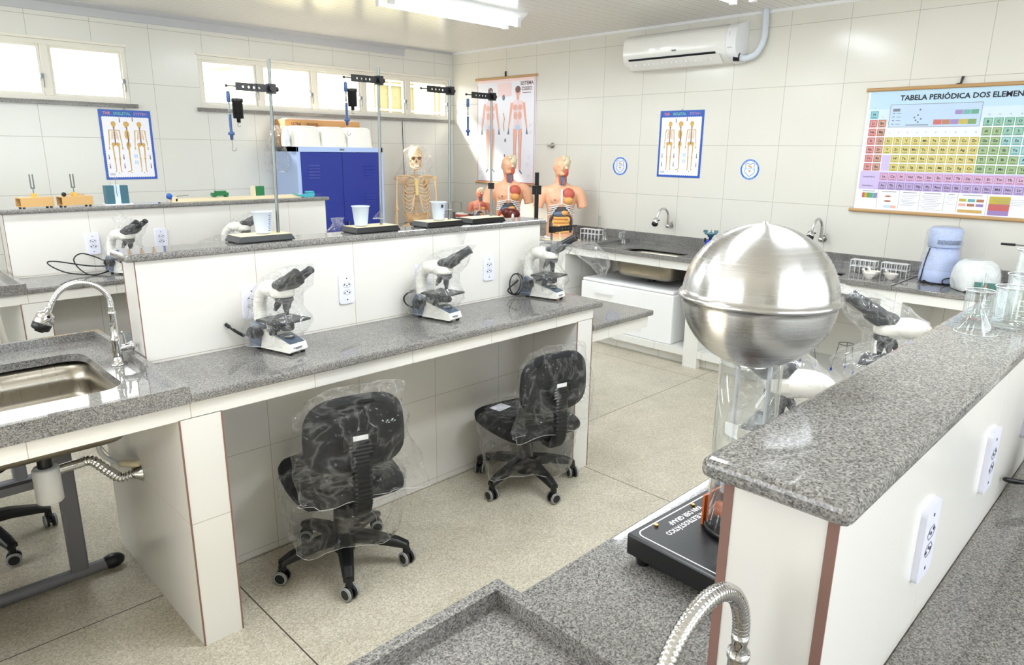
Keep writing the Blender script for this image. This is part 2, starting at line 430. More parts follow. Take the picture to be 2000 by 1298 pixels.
def clear(name, tint, gloss, rough, haze=0.0, edge=0.75, hazecol=(1, 1, 1, 1), streak=0.0, scale=20, crumple=0.0):
    """thin clear sheet: lets light straight through, reflects at a slant, a little milky"""
    m = bpy.data.materials.new(name); m.use_nodes = True; nt, lk = m.node_tree.nodes, m.node_tree.links
    nt.clear(); out = nt.new('ShaderNodeOutputMaterial')
    tr = nt.new('ShaderNodeBsdfTransparent'); tr.inputs[0].default_value = tint
    gl = nt.new('ShaderNodeBsdfGlossy'); gl.inputs[0].default_value = (1, 1, 1, 1); gl.inputs[1].default_value = rough
    lw = nt.new('ShaderNodeLayerWeight'); lw.inputs[0].default_value = 0.35
    f = math_node(m, 'ADD', math_node(m, 'MULTIPLY', math_node(m, 'POWER', lw.outputs['Facing'], 3.0), edge), gloss)
    mx = nt.new('ShaderNodeMixShader'); lk.new(math_node(m, 'MINIMUM', f, 1.0), mx.inputs[0]); lk.new(tr.outputs[0], mx.inputs[1]); lk.new(gl.outputs[0], mx.inputs[2])
    last = mx
    if crumple:
        tc = nt.new('ShaderNodeTexCoord'); hs = []
        for sc_, wt in ((5.5, 1.0), (11.0, 0.4)):
            no = nt.new('ShaderNodeTexNoise'); no.inputs['Scale'].default_value = sc_; no.inputs['Detail'].default_value = 2; no.inputs['Distortion'].default_value = 0.8
            lk.new(tc.outputs['Object'], no.inputs['Vector'])
            hs.append(math_node(m, 'MULTIPLY', math_node(m, 'ABSOLUTE', math_node(m, 'SUBTRACT', no.outputs['Fac'], 0.5)), wt))
        bp = nt.new('ShaderNodeBump'); bp.inputs['Strength'].default_value = 1.0; bp.inputs['Distance'].default_value = crumple
        lk.new(math_node(m, 'ADD', hs[0], hs[1]), bp.inputs['Height']); lk.new(bp.outputs[0], gl.inputs['Normal']); lk.new(bp.outputs[0], lw.inputs['Normal'])
    if haze:
        df = nt.new('ShaderNodeBsdfDiffuse'); df.inputs[0].default_value = hazecol
        tl = nt.new('ShaderNodeBsdfTranslucent'); tl.inputs[0].default_value = hazecol
        ad = nt.new('ShaderNodeMixShader'); ad.inputs[0].default_value = 0.5; lk.new(df.outputs[0], ad.inputs[1]); lk.new(tl.outputs[0], ad.inputs[2])
        m2 = nt.new('ShaderNodeMixShader')
        if streak:
            tc = nt.new('ShaderNodeTexCoord'); no = nt.new('ShaderNodeTexNoise'); no.inputs['Scale'].default_value = scale; no.inputs['Detail'].default_value = 3; no.inputs['Distortion'].default_value = 1.2
            lk.new(tc.outputs['Object'], no.inputs['Vector'])
            rid = math_node(m, 'POWER', math_node(m, 'SUBTRACT', 1.0, math_node(m, 'MULTIPLY', math_node(m, 'ABSOLUTE', math_node(m, 'SUBTRACT', no.outputs['Fac'], 0.5)), 7.0)), 7.0)
            rid = math_node(m, 'MAXIMUM', rid, 0.0)
            lk.new(math_node(m, 'ADD', math_node(m, 'MULTIPLY', rid, streak), haze), m2.inputs[0])
        else:
            m2.inputs[0].default_value = haze
        lk.new(mx.outputs[0], m2.inputs[1]); lk.new(ad.outputs[0], m2.inputs[2]); last = m2
    lk.new(last.outputs[0], out.inputs[0])
    return m
M['film'] = clear('clear_plastic_film', (0.97, 0.97, 0.97, 1), 0.013, 0.08, 0.014, 0.5, streak=0.17, scale=7, crumple=0.10)
M['scope_film'] = clear('crumpled_film', (0.96, 0.96, 0.96, 1), 0.022, 0.10, 0.04, 0.5, streak=0.22, scale=9, crumple=0.06)
M['film_edge'] = clear('film_hem', (0.95, 0.95, 0.95, 1), 0.15, 0.1, 0.35, 0.6)
M['acrylic'] = clear('clear_acrylic', (0.97, 0.98, 0.98, 1), 0.04, 0.02, 0.02, 0.9)
M['glass'] = clear('laboratory_glass', (0.955, 0.965, 0.96, 1), 0.05, 0.02, 0.0, 0.95)
M['pane'] = clear('window_pane', (0.97, 0.98, 0.97, 1), 0.03, 0.02)
# ------------------------------------------------------------------ room shell
struct(MB().box(XL - 0.2, XR + 0.2, YF - 0.2, YB + 0.2, -0.1, 0).build('floor', M['terrazzo']))
struct(MB().box(XL - 0.2, XR + 0.2, YF - 0.2, YB + 0.2, ZC, ZC + 0.1).build('ceiling', M['ceiling']))
struct(MB().box(XR, XR + 0.15, YF - 0.2, YB + 0.2, 0, ZC).build('wall_right', M['wall_right']))
def wall_with_openings(name, axis, pos, thick, a0, a1, holes, m):
    """wall across axis ('x': runs along x at y=pos), holes = [(a0, a1, z0, z1)] side by side"""
    b = MB(); cur = a0
    bx = (lambda p, q, z0, z1: b.box(p, q, pos, pos + thick, z0, z1)) if axis == 'x' else (lambda p, q, z0, z1: b.box(pos, pos + thick, p, q, z0, z1))
    for h0, h1, z0, z1 in holes:
        bx(cur, h0, 0, ZC); bx(h0, h1, 0, z0); bx(h0, h1, z1, ZC); cur = h1
    bx(cur, a1, 0, ZC)
    return struct(b.build(name, m))
W1 = (-0.86, 1.985, 1.985, 2.42)
W2 = (2.555, 5.375, 1.985, 2.42)
wall_with_openings('wall_back', 'x', YB, 0.16, XL - 0.2, XR, [W1, W2], M['wall_back'])
wall_with_openings('wall_front', 'x', YF - 0.16, 0.16, XL - 0.2, XR, [(-1.2, 4.4, 1.25, 2.4)], M['wall_far'])
wall_with_openings('wall_left', 'y', XL - 0.16, 0.16, YF - 0.2, YB + 0.2, [(0.4, 4.8, 1.3, 2.4)], M['wall_far'])
# trim: grey band under the ceiling at the back wall, thin strip on the right wall
b = MB()
b.prism([(0, 0), (-0.012, 0), (-0.012, 0.06), (-0.055, 0.085), (-0.055, 0.092), (0, 0.092)], XL, 4.75, T=lambda x, y, z: (z, YB + x, 2.62 + y))
b.box(4.75, XR, YB - 0.014, YB, 2.695, ZC)
struct(b.build('trim_1', mat('grey_cornice', (188, 190, 194), 0.5)))
struct(MB().box(XR - 0.014, XR, YF, YB - 0.014, 2.69, ZC).build('trim_2', M['white_plastic']))

def back_window(name, h, mulls, open_pane=None):
    x0, x1, z0, z1 = h; y = YB
    fr = MB(); t = 0.035
    fr.box(x0, x1, y + 0.005, y + 0.06, z1 - t, z1); fr.box(x0, x1, y + 0.005, y + 0.06, z0, z0 + t)
    fr.box(x0, x0 + t, y + 0.005, y + 0.06, z0 + t, z1 - t); fr.box(x1 - t, x1, y + 0.005, y + 0.06, z0 + t, z1 - t)
    fr.box(x0 - 0.01, x1 + 0.01, y - 0.012, y + 0.004, z1, z1 + 0.022)
    for mx in mulls: fr.box(mx - 0.028, mx + 0.028, y + 0.005, y + 0.06, z0 + t, z1 - t)
    o = struct(fr.build(name, M['alu_white'], bevel=0.003))
    xs = [x0] + list(mulls) + [x1]
    for i in range(len(xs) - 1):
        a, c = xs[i] + 0.03, xs[i+1] - 0.03
        s = MB(); u = 0.018
        s.box(a, c, y + 0.02, y + 0.045, z1 - t - u, z1 - t); s.box(a, c, y + 0.02, y + 0.045, z0 + t, z0 + t + u)
        s.box(a, a + u, y + 0.02, y + 0.045, z0 + t + u, z1 - t - u); s.box(c - u, c, y + 0.02, y + 0.045, z0 + t + u, z1 - t - u)
        s.build('sash', M['alu_white'], o)
        MB().box(a + u, c - u, y + 0.03, y + 0.034, z0 + t + u, z1 - t - u).build('pane', M['pane'], o)
        h_ = MB(); hx = c - 0.005
        h_.box(hx - 0.012, hx + 0.012, y - 0.01, y + 0.02, z0 + 0.16, z0 + 0.19); h_.tube([(hx, y - 0.005, z0 + 0.19), (hx + 0.004, y - 0.016, z0 + 0.13), (hx + 0.002, y - 0.012, z0 + 0.09)], 0.005, 6)
        h_.build('handle', M['zinc'], o)
    MB().box(x0 - 0.04, x1 + (0.04 if x1 < 5 else 0.03), y - 0.045, y + 0.06, z0 - 0.032, z0).build('sill', M['granite'], o, bevel=0.003)
    return o
back_window('window_1', W1, [0.47, 1.42])
back_window('window_2', W2, [3.11, 3.665, 4.225, 4.79])
# outside: ground and the neighbour's house with barred windows
struct(MB().box(-25, 30, YB + 0.5, 40, -0.6, -0.5).build('ground_outside', M['outside_ground']))
hs = thing('house', 'cream rendered house with barred windows outside, seen through the high window', 'house', (8.9, 12.5, -0.5))
b = MB(); b.box(-1.35, 6, 0, 5, 0, 3.95); b.build('wall', M['outside_wall'], hs)
MB().prism([(-1.7, 3.95), (6.4, 3.95), (5, 5.0), (-0.6, 5.0)], -0.4, 5.4, T=lambda x, y, z: (x, z, y)).build('roof', mat('clay_roof', (206, 176, 140), 0.9), hs)
for wx in (0.05, 1.6):
    p = MB().box(wx - 0.5, wx + 0.5, -0.03, 0.02, 2.45, 3.5).build('window', M['outside_dark'], hs)
    g = MB()
    for k in range(4): g.box(wx - 0.5 + k*0.32, wx - 0.46 + k*0.32, -0.08, -0.04, 2.4, 3.55)
    for k in range(3): g.box(wx - 0.53, wx + 0.53, -0.085, -0.04, 2.42 + k*0.5, 2.46 + k*0.5)
    g.build('grille', M['outside_wall'], p)

# ------------------------------------------------------------------ ceiling lamps
def ceiling_lamp(label, x, y, watts=34, L=1.22):
    t = thing('fluorescent_lamp', label, 'ceiling lamp', (x, y, ZC), 0, 'fluorescent lamps on the ceiling')
    b = MB(); b.prism([(-0.14, -0.012), (-0.06, -0.06), (0.06, -0.06), (0.14, -0.012), (0.14, 0), (-0.14, 0)], -L/2 - 0.04, L/2 + 0.04, T=lambda u, v, z: (z, u, v))
    b.build('housing', M['white_plastic'], t)
    for s in (-1, 1):
        MB().cyl((-L/2, s*0.07, -0.085), (L/2, s*0.07, -0.085), 0.016, n=12).build('tube', M['tube_light'], t)
        e = MB()
        for q in (-1, 1): e.box(q*L/2 - 0.02, q*L/2 + 0.02, s*0.07 - 0.018, s*0.07 + 0.018, -0.105, -0.02)
        e.build('lamp_holder', M['white_plastic'], t)
    lamp('lamp_light', 'AREA', (0, 0, -0.115), watts, (0.88, 0.95, 1.0), (0, 0, -1), L, 0.2, parent=t)
    return t
ceiling_lamp('lit fluorescent batten lamp on the slatted ceiling, nearest the back windows', 3.62, 4.28)
ceiling_lamp('lit fluorescent batten lamp over the right-hand aisle, out of the picture', 3.95, 2.45, 22)
ceiling_lamp('lit fluorescent batten lamp above the back left bench, out of the picture', 0.6, 4.28)
ceiling_lamp('lit fluorescent batten lamp above the front bench, out of the picture', 0.8, -1.0, 5)
ceiling_lamp('lit fluorescent batten lamp above the electrostatic generator, out of the picture', 2.45, 0.64, 34)
ceiling_lamp('added fill lamp in batten form over the aisle between the benches, out of the picture', 1.6, 1.15, 38)  # no known fixture here: added to brighten the aisle floor
ceiling_lamp('added fill lamp in batten form above the middle sink, out of the picture', 0.15, 2.3, 14)  # extra unseen lamp, added to lift the dark left side

# ------------------------------------------------------------------ lab benches
def granite_slab(name, label, x0, x1, y0, y1, z0, z1, cat='worktop', bev=0.006, group=None):
    return tag(MB().box(x0, x1, y0, y1, z0, z1).build(name, M['granite'], bevel=bev, seg=3), label, cat, group)

def bench(py, which, x0=0.738, right_low=False, yfr=0.425):
    """masonry bench along x: tiled partition in the middle, supports, aprons; granite pieces are things of their own"""
    t = thing('laboratory_bench', f'white tiled masonry laboratory bench with central partition, {which}', 'bench', (1.3, py, 0), 0, 'tiled laboratory benches')
    L = lambda x0, x1, y0, y1, z0, z1: (x0 - 1.3, x1 - 1.3, y0, y1, z0, z1)
    yf, yr = -yfr + 0.02, 0.49
    MB().box(*L(0.738, 2.765, 0, 0.137, 0, 1.27)).build('partition', M['bench_tile'], t)
    ew = 0.0118 if py < 1 else 0.004
    for a, c in ((-0.0005, ew), (0.137 - ew, 0.1375)): MB().box(*L(0.7365, 0.739, a, c, TOP, 1.27)).build('tile_edge', M['clay'], t)
    for xa, xb in ((0.69, 0.825), (2.62, 2.742)):
        MB().box(*L(xa - 0.001, xa + 0.004, yf - 0.0015, yf + 0.002, 0, 0.822)).build('tile_edge', M['clay'], t); MB().box(*L(xb - 0.004, xb + 0.001, yf - 0.0015, yf + 0.002, 0, 0.822)).build('tile_edge', M['clay'], t)
    for xa, xb in ((0.69, 0.825), (2.62, 2.742)):
        MB().box(*L(xa, xb, yf, yr, 0, 0.824)).build('support_wall', M['pillar_tile'], t)
    MB().box(*L(-0.10, 0.02, yf + 0.02, yr, 0, 0.824)).build('support_wall', M['bench_tile'], t)
    for ya, yb in ((yf, yf + 0.05), (yr - 0.05, yr)):
        MB().box(*L(-0.10, 2.742, ya, yb, 0.822, 0.877)).build('apron', M['bench_tile'], t)
    granite_slab('shelf_slab', f'grey granite capping slab on the partition, {which}', 0.706, 2.795, py - 0.02, py + 0.157, 1.27, SHELF, 'shelf slab', 0.01, 'granite slabs capping the partitions')
    granite_slab('granite_worktop', f'granite worktop on the near side of the partition, {which}', 0.728, 2.80, py - yfr, py, 0.877, TOP, 'worktop', 0.008, 'granite bench worktops')
    granite_slab('granite_worktop', f'granite worktop on the far side of the partition, {which}', 0.728, 2.80, py + 0.137, py + 0.506, 0.877, TOP, 'worktop', 0.008, 'granite bench worktops')
    return t
B1, B2, B3 = 0.226, 2.562, 4.80
bench(B1, 'nearest the camera on the right')
bench(B2, 'middle one of the three')
bench(B3, 'at the back left', yfr=0.40)

def ring_pair(b, outer, inner, z_o, z_i, mat_=0, flip=False):
    n = len(inner); o3 = [V((x, y, z_o)) for x, y in outer]; i3 = [V((x, y, z_i)) for x, y in inner]
    f = [(k, (k + 1) % n, n + (k + 1) % n, n + k) for k in range(n)]
    b.add(o3 + i3, f, mat_)
def to_rect(inner, x0, x1, y0, y1):
    """project every point of the opening onto the slab outline so that the ring has no gaps"""
    cx, cy = sum(p[0] for p in inner)/len(inner), sum(p[1] for p in inner)/len(inner)
    n = len(inner); q = n//4; out = []
    for s, (ax, ay) in enumerate(((x1, y1), (x0, y1), (x0, y0), (x1, y0))):
        seg = inner[s*q:(s+1)*q]; h = q//2
        for k, (px, py) in enumerate(seg):
            if k == h: out.append((ax, ay))
            elif (s in (0, 2)) == (k < h): out.append((ax, min(max(py, y0), y1)))
            else: out.append((min(max(px, x0), x1), ay))
    return out
def sink_counter(name, label, x0, x1, y0, y1, zr, zf, zb, hole, depth, rim=0.022, group=None, r=0.07):
    """granite sink slab with raised rim and an undermounted steel basin; hole = (x0, x1, y0, y1)"""
    t = thing(name, label, 'sink', ((x0 + x1)/2, (y0 + y1)/2, zb), 0, group)
    ox, oy, oz = t.location
    sh = Matrix.Translation((-ox, -oy, -oz))
    b = MB(sh)
    inner = rrect(*hole, r, 6); outer = to_rect(inner, x0 + rim, x1 - rim, y0 + rim, y1 - rim)
    ring_pair(b, outer, inner, zf, zf)
    ring_pair(b, inner, inner, zf, zb)
    outer2 = to_rect(inner, x0, x1, y0, y1); ring_pair(b, outer2, inner, zb, zb)
    for a in ((x0, x0 + rim, y0, y1), (x1 - rim, x1, y0, y1), (x0 + rim, x1 - rim, y0, y0 + rim), (x0 + rim, x1 - rim, y1 - rim, y1)):
        b.box(*a, zb, zr)
    b.build('slab', M['granite'], t)
    s = MB(sh); cx, cy = (hole[0] + hole[1])/2, (hole[2] + hole[3])/2
    rings = []
    for z, k, rr in ((zb + 0.001, 0.008, r), (zb - depth*0.5, 0.004, r), (zb - depth + 0.045, 0.0, r), (zb - depth + 0.012, -0.012, r*0.9), (zb - depth, -0.045, r*0.7), (zb - depth - 0.004, -0.14, 0.03)):
        rings.append([V((x, y, z)) for x, y in rrect(hole[0] - k, hole[1] + k, hole[2] - k, hole[3] + k, rr, 6)])
    s.loft(rings, 0, False, True, True)
    s.build('basin', M['steel'], t, solid=0.002)
    d = MB(sh); d.lathe([(0.045, 0.004), (0.04, 0.006), (0.03, 0.001), (0.004, 0.0)], 20, (cx, cy, zb - depth - 0.003)); d.build('drain', M['chrome'], t)
    return t
def bench_sink(py, which, yfr=0.425):
    return sink_counter('sink_counter', f'granite sink slab with steel basin, {which}', -0.10, 0.728, py - yfr + 0.002, py + 0.53, 0.935, 0.905, 0.877,
                        (0.04, 0.612, py - 0.20, py + 0.335), 0.165, group='sinks at the ends of the benches')
bench_sink(B1, 'nearest the camera at the bottom edge')
bench_sink(B2, 'at the left end of the middle bench')
bench_sink(B3, 'at the left end of the back bench', 0.40)

# low end section on the middle bench
t = thing('end_shelf', 'low granite-topped tiled ledge built onto the right end of the middle bench', 'ledge', (3.0, 2.3, 0))
MB().box(-0.253, 0.282, -0.155, 0.60, 0.755, 0.785).build('slab', M['granite'], t, bevel=0.007, seg=3)
MB().box(-0.255, 0.255, -0.135, 0.57, 0.69, 0.755).build('apron', M['bench_tile'], t)
MB().box(-0.255, 0.0, 0.20, 0.55, 0.0, 0.69).build('support_wall', M['bench_tile'], t)

# ------------------------------------------------------------------ masonry counter along the right wall
t = thing('masonry_counter', 'long white tiled masonry counter with open bays along the right wall', 'counter', (5.0, 2.0, 0))
T_ = Matrix.Translation((-5.0, -2.0, 0)); XF = 4.72
Y0c = YF
MB(T_).box(XF, XR, Y0c, YB, 0.085, 0.139).build('bottom_shelf', M['counter_tile'], t)
MB(T_).box(XF + 0.075, XR, Y0c, YB, 0, 0.085).build('plinth', M['counter_tile'], t)
MB(T_).box(XF, XF + 0.06, Y0c, YB, 0.765, 0.829).build('apron', M['counter_tile'], t)
for k in range(-2, 4):
    ya = 2.664 + 1.39*(k - 0)
    if ya < YF or ya > YB - 0.2: continue
    MB(T_).box(XF - 0.003, XR, ya, ya + 0.124, 0.0, 0.7655).build('divider', M['counter_tile'], t)
sink_counter('wall_sink_counter', 'grey granite double sink slab on the right wall counter, below the two wall taps', 4.70, XR, 2.62, 3.87, 0.864, 0.84, 0.829, (4.79, 5.10, 3.0, 3.55), 0.2, 0.016)
sink_counter('wall_sink_counter', 'grey granite sink slab behind the shiny metal sphere, under the right wall tap', 4.70, XR, 1.345, 2.62, 0.864, 0.84, 0.829, (4.79, 5.12, 1.75, 2.31), 0.2, 0.016)
granite_slab('granite_worktop', 'grey granite worktop on the wall counter in the far corner under the torsos', 4.70, XR, 3.87, YB, 0.829, 0.859)
granite_slab('granite_worktop', 'grey granite worktop on the wall counter under the distiller', 4.70, XR, YF, 1.345, 0.829, 0.859)
tag(MB().box(XR - 0.018, XR - 0.0005, YF, YB - 0.001, 0.859, 0.935).build('backsplash', M['granite'], bevel=0.003), 'grey granite upstand running along the right wall above the counter', 'backsplash')

# ------------------------------------------------------------------ taps
def gooseneck_parts(t, sx=1.0, top=0.30):
    """spout leaving the shaft at local (0,0,0.2) and arching towards local -x"""
    R = 0.088
    pts = [V((0, 0, 0.18)), V((0, 0, 0.215))] + arc((-R, 0, 0.215), R, 0.0, PI*0.86, 22) 
    d = (pts[-1] - pts[-2]).normalized()
    end = pts[-1] + d*0.03
    pts.append(end)
    fine = []; rs = []
    for i in range(len(pts) - 1):
        for k in range(6):
            fine.append(pts[i].lerp(pts[i+1], k/6)); rs.append(0.0092 + (0.0011 if (len(fine) % 3) == 0 else 0))
    fine.append(pts[-1]); rs.append(0.009)
    MB().tube(fine, rs, 10).build('flexible_spout', M['chrome'], t)
    xa, ya, dd = basis(d); R3 = Matrix((xa, ya, dd)).transposed()
    h = MB(); h.lathe([(0.0, -0.004), (0.011, -0.004), (0.011, 0.008), (0.024, 0.014), (0.027, 0.02), (0.028, 0.048), (0.026, 0.052)], 20, end, R3)
    hd = h.build('spray_head', M['chrome'], t)
    n = MB(); n.lathe([(0.0265, 0.046), (0.0285, 0.05), (0.027, 0.068), (0.022, 0.072), (0.015, 0.073), (0.013, 0.078), (0.0, 0.078)], 20, end, R3)
    n.cyl(end + R3 @ V((0.026, 0, 0.02)), end + R3 @ V((0.034, 0, 0.02)), 0.005, n=8)
    n.build('nozzle', M['black_plastic'], hd)
def bench_tap(label, x, y, z, rz=0.0):
    t = thing('kitchen_tap', label, 'tap', (x, y, z), rz, 'flexible spout taps on the bench sinks')
    b = MB(); b.lathe([(0.0, 0), (0.027, 0), (0.027, 0.005), (0.016, 0.008), (0.0145, 0.035), (0.0145, 0.082), (0.016, 0.086), (0.016, 0.094), (0.0125, 0.1), (0.0115, 0.18), (0.013, 0.184), (0.013, 0.192), (0.0, 0.192)], 20)
    b.build('body', M['chrome'], t)
    v = MB(); v.cyl((0.0, 0, 0.055), (0.045, 0, 0.06), 0.012); v.ball((0.05, 0, 0.06), 0.016, 14, 8)
    v.build('valve', M['chrome'], t)
    MB().tube([(0.03, 0, 0.062), (0.026, 0, 0.1), (0.022, 0.0, 0.115)], [0.005, 0.004, 0.003], 8).build('lever', M['chrome'], t)
    gooseneck_parts(t)
    return t
tap = bench_tap('chrome tap with flexible spout at the left end of the middle bench', 0.667, B2 + 0.069, 0.905)
dup(tap, (0.667, B1 + 0.066, 0.905), 0.0, 'chrome tap with flexible spout at the bottom edge, nearest the camera')
dup(tap, (0.60, B3 + 0.02, 0.905), 0.35, 'chrome tap with flexible spout on the back bench at the left edge')
def wall_tap(label, y, z):
    t = thing('wall_tap', label, 'tap', (XR, y, z), 0, 'flexible spout taps on the right wall')
    b = MB(); b.cyl((0, 0, 0), (-0.006, 0, 0), 0.028, n=20); b.cyl((-0.006, 0, 0), (-0.05, 0, 0), 0.012); b.ball((-0.05, 0, 0), 0.02, 14, 8)
    b.cyl((-0.05, 0, 0), (-0.05, 0, 0.05), 0.0115)
    b.build('body', M['chrome'], t)
    MB().tube([(-0.05, -0.01, 0.006), (-0.05, -0.035, 0.02), (-0.05, -0.04, 0.045)], [0.006, 0.004, 0.003], 8).build('lever', M['chrome'], t)
    g = thing('x', 'x', 'x'); gooseneck_parts(g)
    for c in list(g.children):
        c.parent = t; c.location = (-0.05, 0, -0.145)
    bpy.data.objects.remove(g)
    MB().cyl((-0.05, 0, 0.04), (-0.05, 0, 0.09), 0.0105).build('shaft', M['chrome'], t)
    return t
wt = wall_tap('chrome flexible spout tap on the right wall, between the badge and skeleton poster', 3.428, 1.018)
dup(wt, (XR, 2.076, 1.028), 0, 'chrome flexible spout tap on the right wall, left of the periodic table')
v = thing('wall_valve', 'small chrome stopcock on the right wall above the torsos', 'valve', (XR, 4.876, 1.709))
b = MB(); b.cyl((0, 0, 0), (-0.008, 0, 0), 0.026, n=18); b.cyl((-0.008, 0, 0), (-0.05, 0, 0), 0.012); b.build('body', M['chrome'], v)
MB().cyl((-0.05, -0.03, 0), (-0.05, 0.03, 0), 0.012).build('handle', M['chrome'], v)

# drain under the middle sink
t = thing('sink_trap', 'white bottle trap with ribbed chrome waste hose under the middle bench sink', 'drain trap', (0.40, 2.62, 0.705))
MB().cyl((0, 0, 0.0), (0, 0, -0.11), 0.022).build('tailpiece', M['black_plastic'], t)
MB().lathe([(0.0, -0.23), (0.036, -0.23), (0.041, -0.225), (0.041, -0.11), (0.036, -0.103), (0.0, -0.103)], 20).build('bottle', M['pvc_pipe'], t)
MB().cyl((0.03, 0, -0.125), (0.11, 0.01, -0.125), 0.017).build('outlet_pipe', M['chrome'], t)
p = spline([(0.10, 0.01, -0.125), (0.14, 0.015, -0.13), (0.185, 0.02, -0.185), (0.225, 0.02, -0.225), (0.28, 0.012, -0.22)], 18)
MB().tube(p, [0.0185 if (i % 4) < 2 else 0.0145 for i in range(len(p))], 12).build('ribbed_hose', M['chrome'], t)
MB().lathe([(0.02, 0.0), (0.024, 0.006), (0.036, 0.022), (0.038, 0.026), (0.0, 0.026)], 20, (0.264, 0.012, -0.22), Matrix(((0, 0, 1), (0, 1, 0), (-1, 0, 0)))).build('wall_flange', M['chrome'], t)
t = thing('supply_hose', 'thin white water supply hose plugged into the bench side under the sink', 'hose', (0.69, 2.62, 0.52))
MB().tube(spline([(-0.10, 0.12, 0.18), (-0.10, 0.12, 0.05), (-0.07, 0.10, 0.0), (-0.03, 0.04, -0.005), (0, 0, 0.0)], 8), 0.008, 8).build('hose', M['pvc_pipe'], t)
MB().cyl((-0.05, 0.06, -0.004), (0.0, 0.0, 0.0), 0.013, n=12).build('connector', M['cream'], t)
# small basin trap below the wall sink
tag(MB().cyl((4.95, 3.27, 0.625), (4.95, 3.27, 0.59), 0.03).build('sink_waste', M['black_plastic']), 'black waste outlet under the wall counter basin', 'drain')

# ------------------------------------------------------------------ sockets
def socket(name, label, loc, rz, group):
    t = thing(name, label, 'socket', loc, rz, group)
    pl = [(x, y) for x, y in rrect(-0.037, 0.037, -0.064, 0.064, 0.012, 4)]
    b = MB(); b.prism(pl, 0, 0.009, T=lambda x, y, z: (x, -z, y)); b.build('plate', M['outlet'], t, bevel=0.003)
    h = MB(); hx_ = MB()
    for zc in (0.013, -0.017):
        for k, a in enumerate((-0.011, 0.0, 0.011)):
            h.cyl((a, -0.0088, zc + (0.005 if (k == 1) == (zc < 0) else 0.0)), (a, -0.0096, zc + (0.005 if (k == 1) == (zc < 0) else 0.0)), 0.0032, n=8)
        hexp = [(0.02*math.cos(q*PI/3)*1.0, 0.0115*math.sin(q*PI/3)) for q in range(6)]
        for q in range(6):
            p0, p1 = hexp[q], hexp[(q+1) % 6]
            hx_.tube([(p0[0], -0.0092, zc + 0.002 + p0[1]), (p1[0], -0.0092, zc + 0.002 + p1[1])], 0.0007, 4)
    for zc in (0.045, -0.047): h.cyl((0, -0.0088, zc), (0, -0.0096, zc), 0.003, n=8)
    h.build('pin_hole', M['hole'], t); hx_.build('socket_outline', M['print_line'], t)
    return t
s0 = None
names = {B2: 'on the middle bench partition', B1: 'on the near partition', B3: 'on the back bench partition'}
order = {B2: ['behind the leftmost microscope', 'second from the left', 'third from the left', 'rightmost'],
         B1: ['first from the camera', 'second from the camera', 'third one, cut by the right edge'], B3: ['left of the coiled cord', 'right of the wrapped microscope']}
for py in (B2, B1, B3):
    for k, wd in enumerate(order[py]):
        x = {B2: (1.133, 1.552, 1.957, 2.382), B1: (1.138, 1.555, 1.957), B3: (1.165, 1.56)}[py][k]
        lab = f'white double wall socket {names[py]}, {wd}'
        if s0 is None: s0 = socket('wall_socket', lab, (x, py, 1.073), 0, 'double sockets on the bench partitions')
        else: dup(s0, (x, py, 1.073), 0, lab)
dup(s0, (XR, 4.71, 1.185), -PI/2, 'white double wall socket on the right wall beside the torsos')
# ------------------------------------------------------------------ clear film covers
def film(name, label, rings, loc=(0, 0, 0), rz=0.0, amp=0.006, seed=1, sub=3, cap=True, mname='film', cat='plastic bag', group=None, corner=0.0, freq=13.0):
    """crumpled bag: rings of (cx, cy, z, rx, ry, rot) from the hem up, resampled and creased"""
    n = 48; R = []
    for i in range(len(rings) - 1):
        for k in range(sub):
            t = k/sub; R.append([a + (b - a)*t for a, b in zip(rings[i], rings[i+1])])
    R.append(list(rings[-1]))
    out = []
    for i, (cx, cy, z, rx, ry, ro) in enumerate(R):
        ring = []; lo = 1 - i/len(R)
        for j in range(n):
            a = 2*PI*j/n; q = 1 + 0.05*math.sin(3*a + seed)*lo + 0.03*math.sin(5*a + 2*seed + i*0.2) + corner*lo*abs(math.cos(2*a + seed*0.7))**7
            x, y = rx*q*math.cos(a), ry*q*math.sin(a)
            p = V((cx + x*math.cos(ro) - y*math.sin(ro), cy + x*math.sin(ro) + y*math.cos(ro), z - corner*0.35*rx*lo*lo*abs(math.cos(2*a + seed*0.7))**7))
            s = V((p.x, p.y, p.z*0.6))*freq + V((seed*7.1, seed*3.3, seed))
            d = 0.55 - abs(noise.noise(s))*2.4 + 0.35*(0.4 - abs(noise.noise(s*2.7))*1.6)
            o = V((math.cos(a + ro), math.sin(a + ro), 0.1))
            ring.append(p + o*amp*d*2)
        out.append(ring)
    b = MB(); b.loft(out, 0, False, cap, True)
    for r_ in (out[0],): b.tube(list(r_) + [r_[0]], 0.0011, 5, 1 if mname != 'wrap' else 0, False)
    o = b.build(name, [M[mname], M['film_edge']]); o.location = loc; o.rotation_euler = (0, 0, rz)
    return tag(o, label, cat, group)

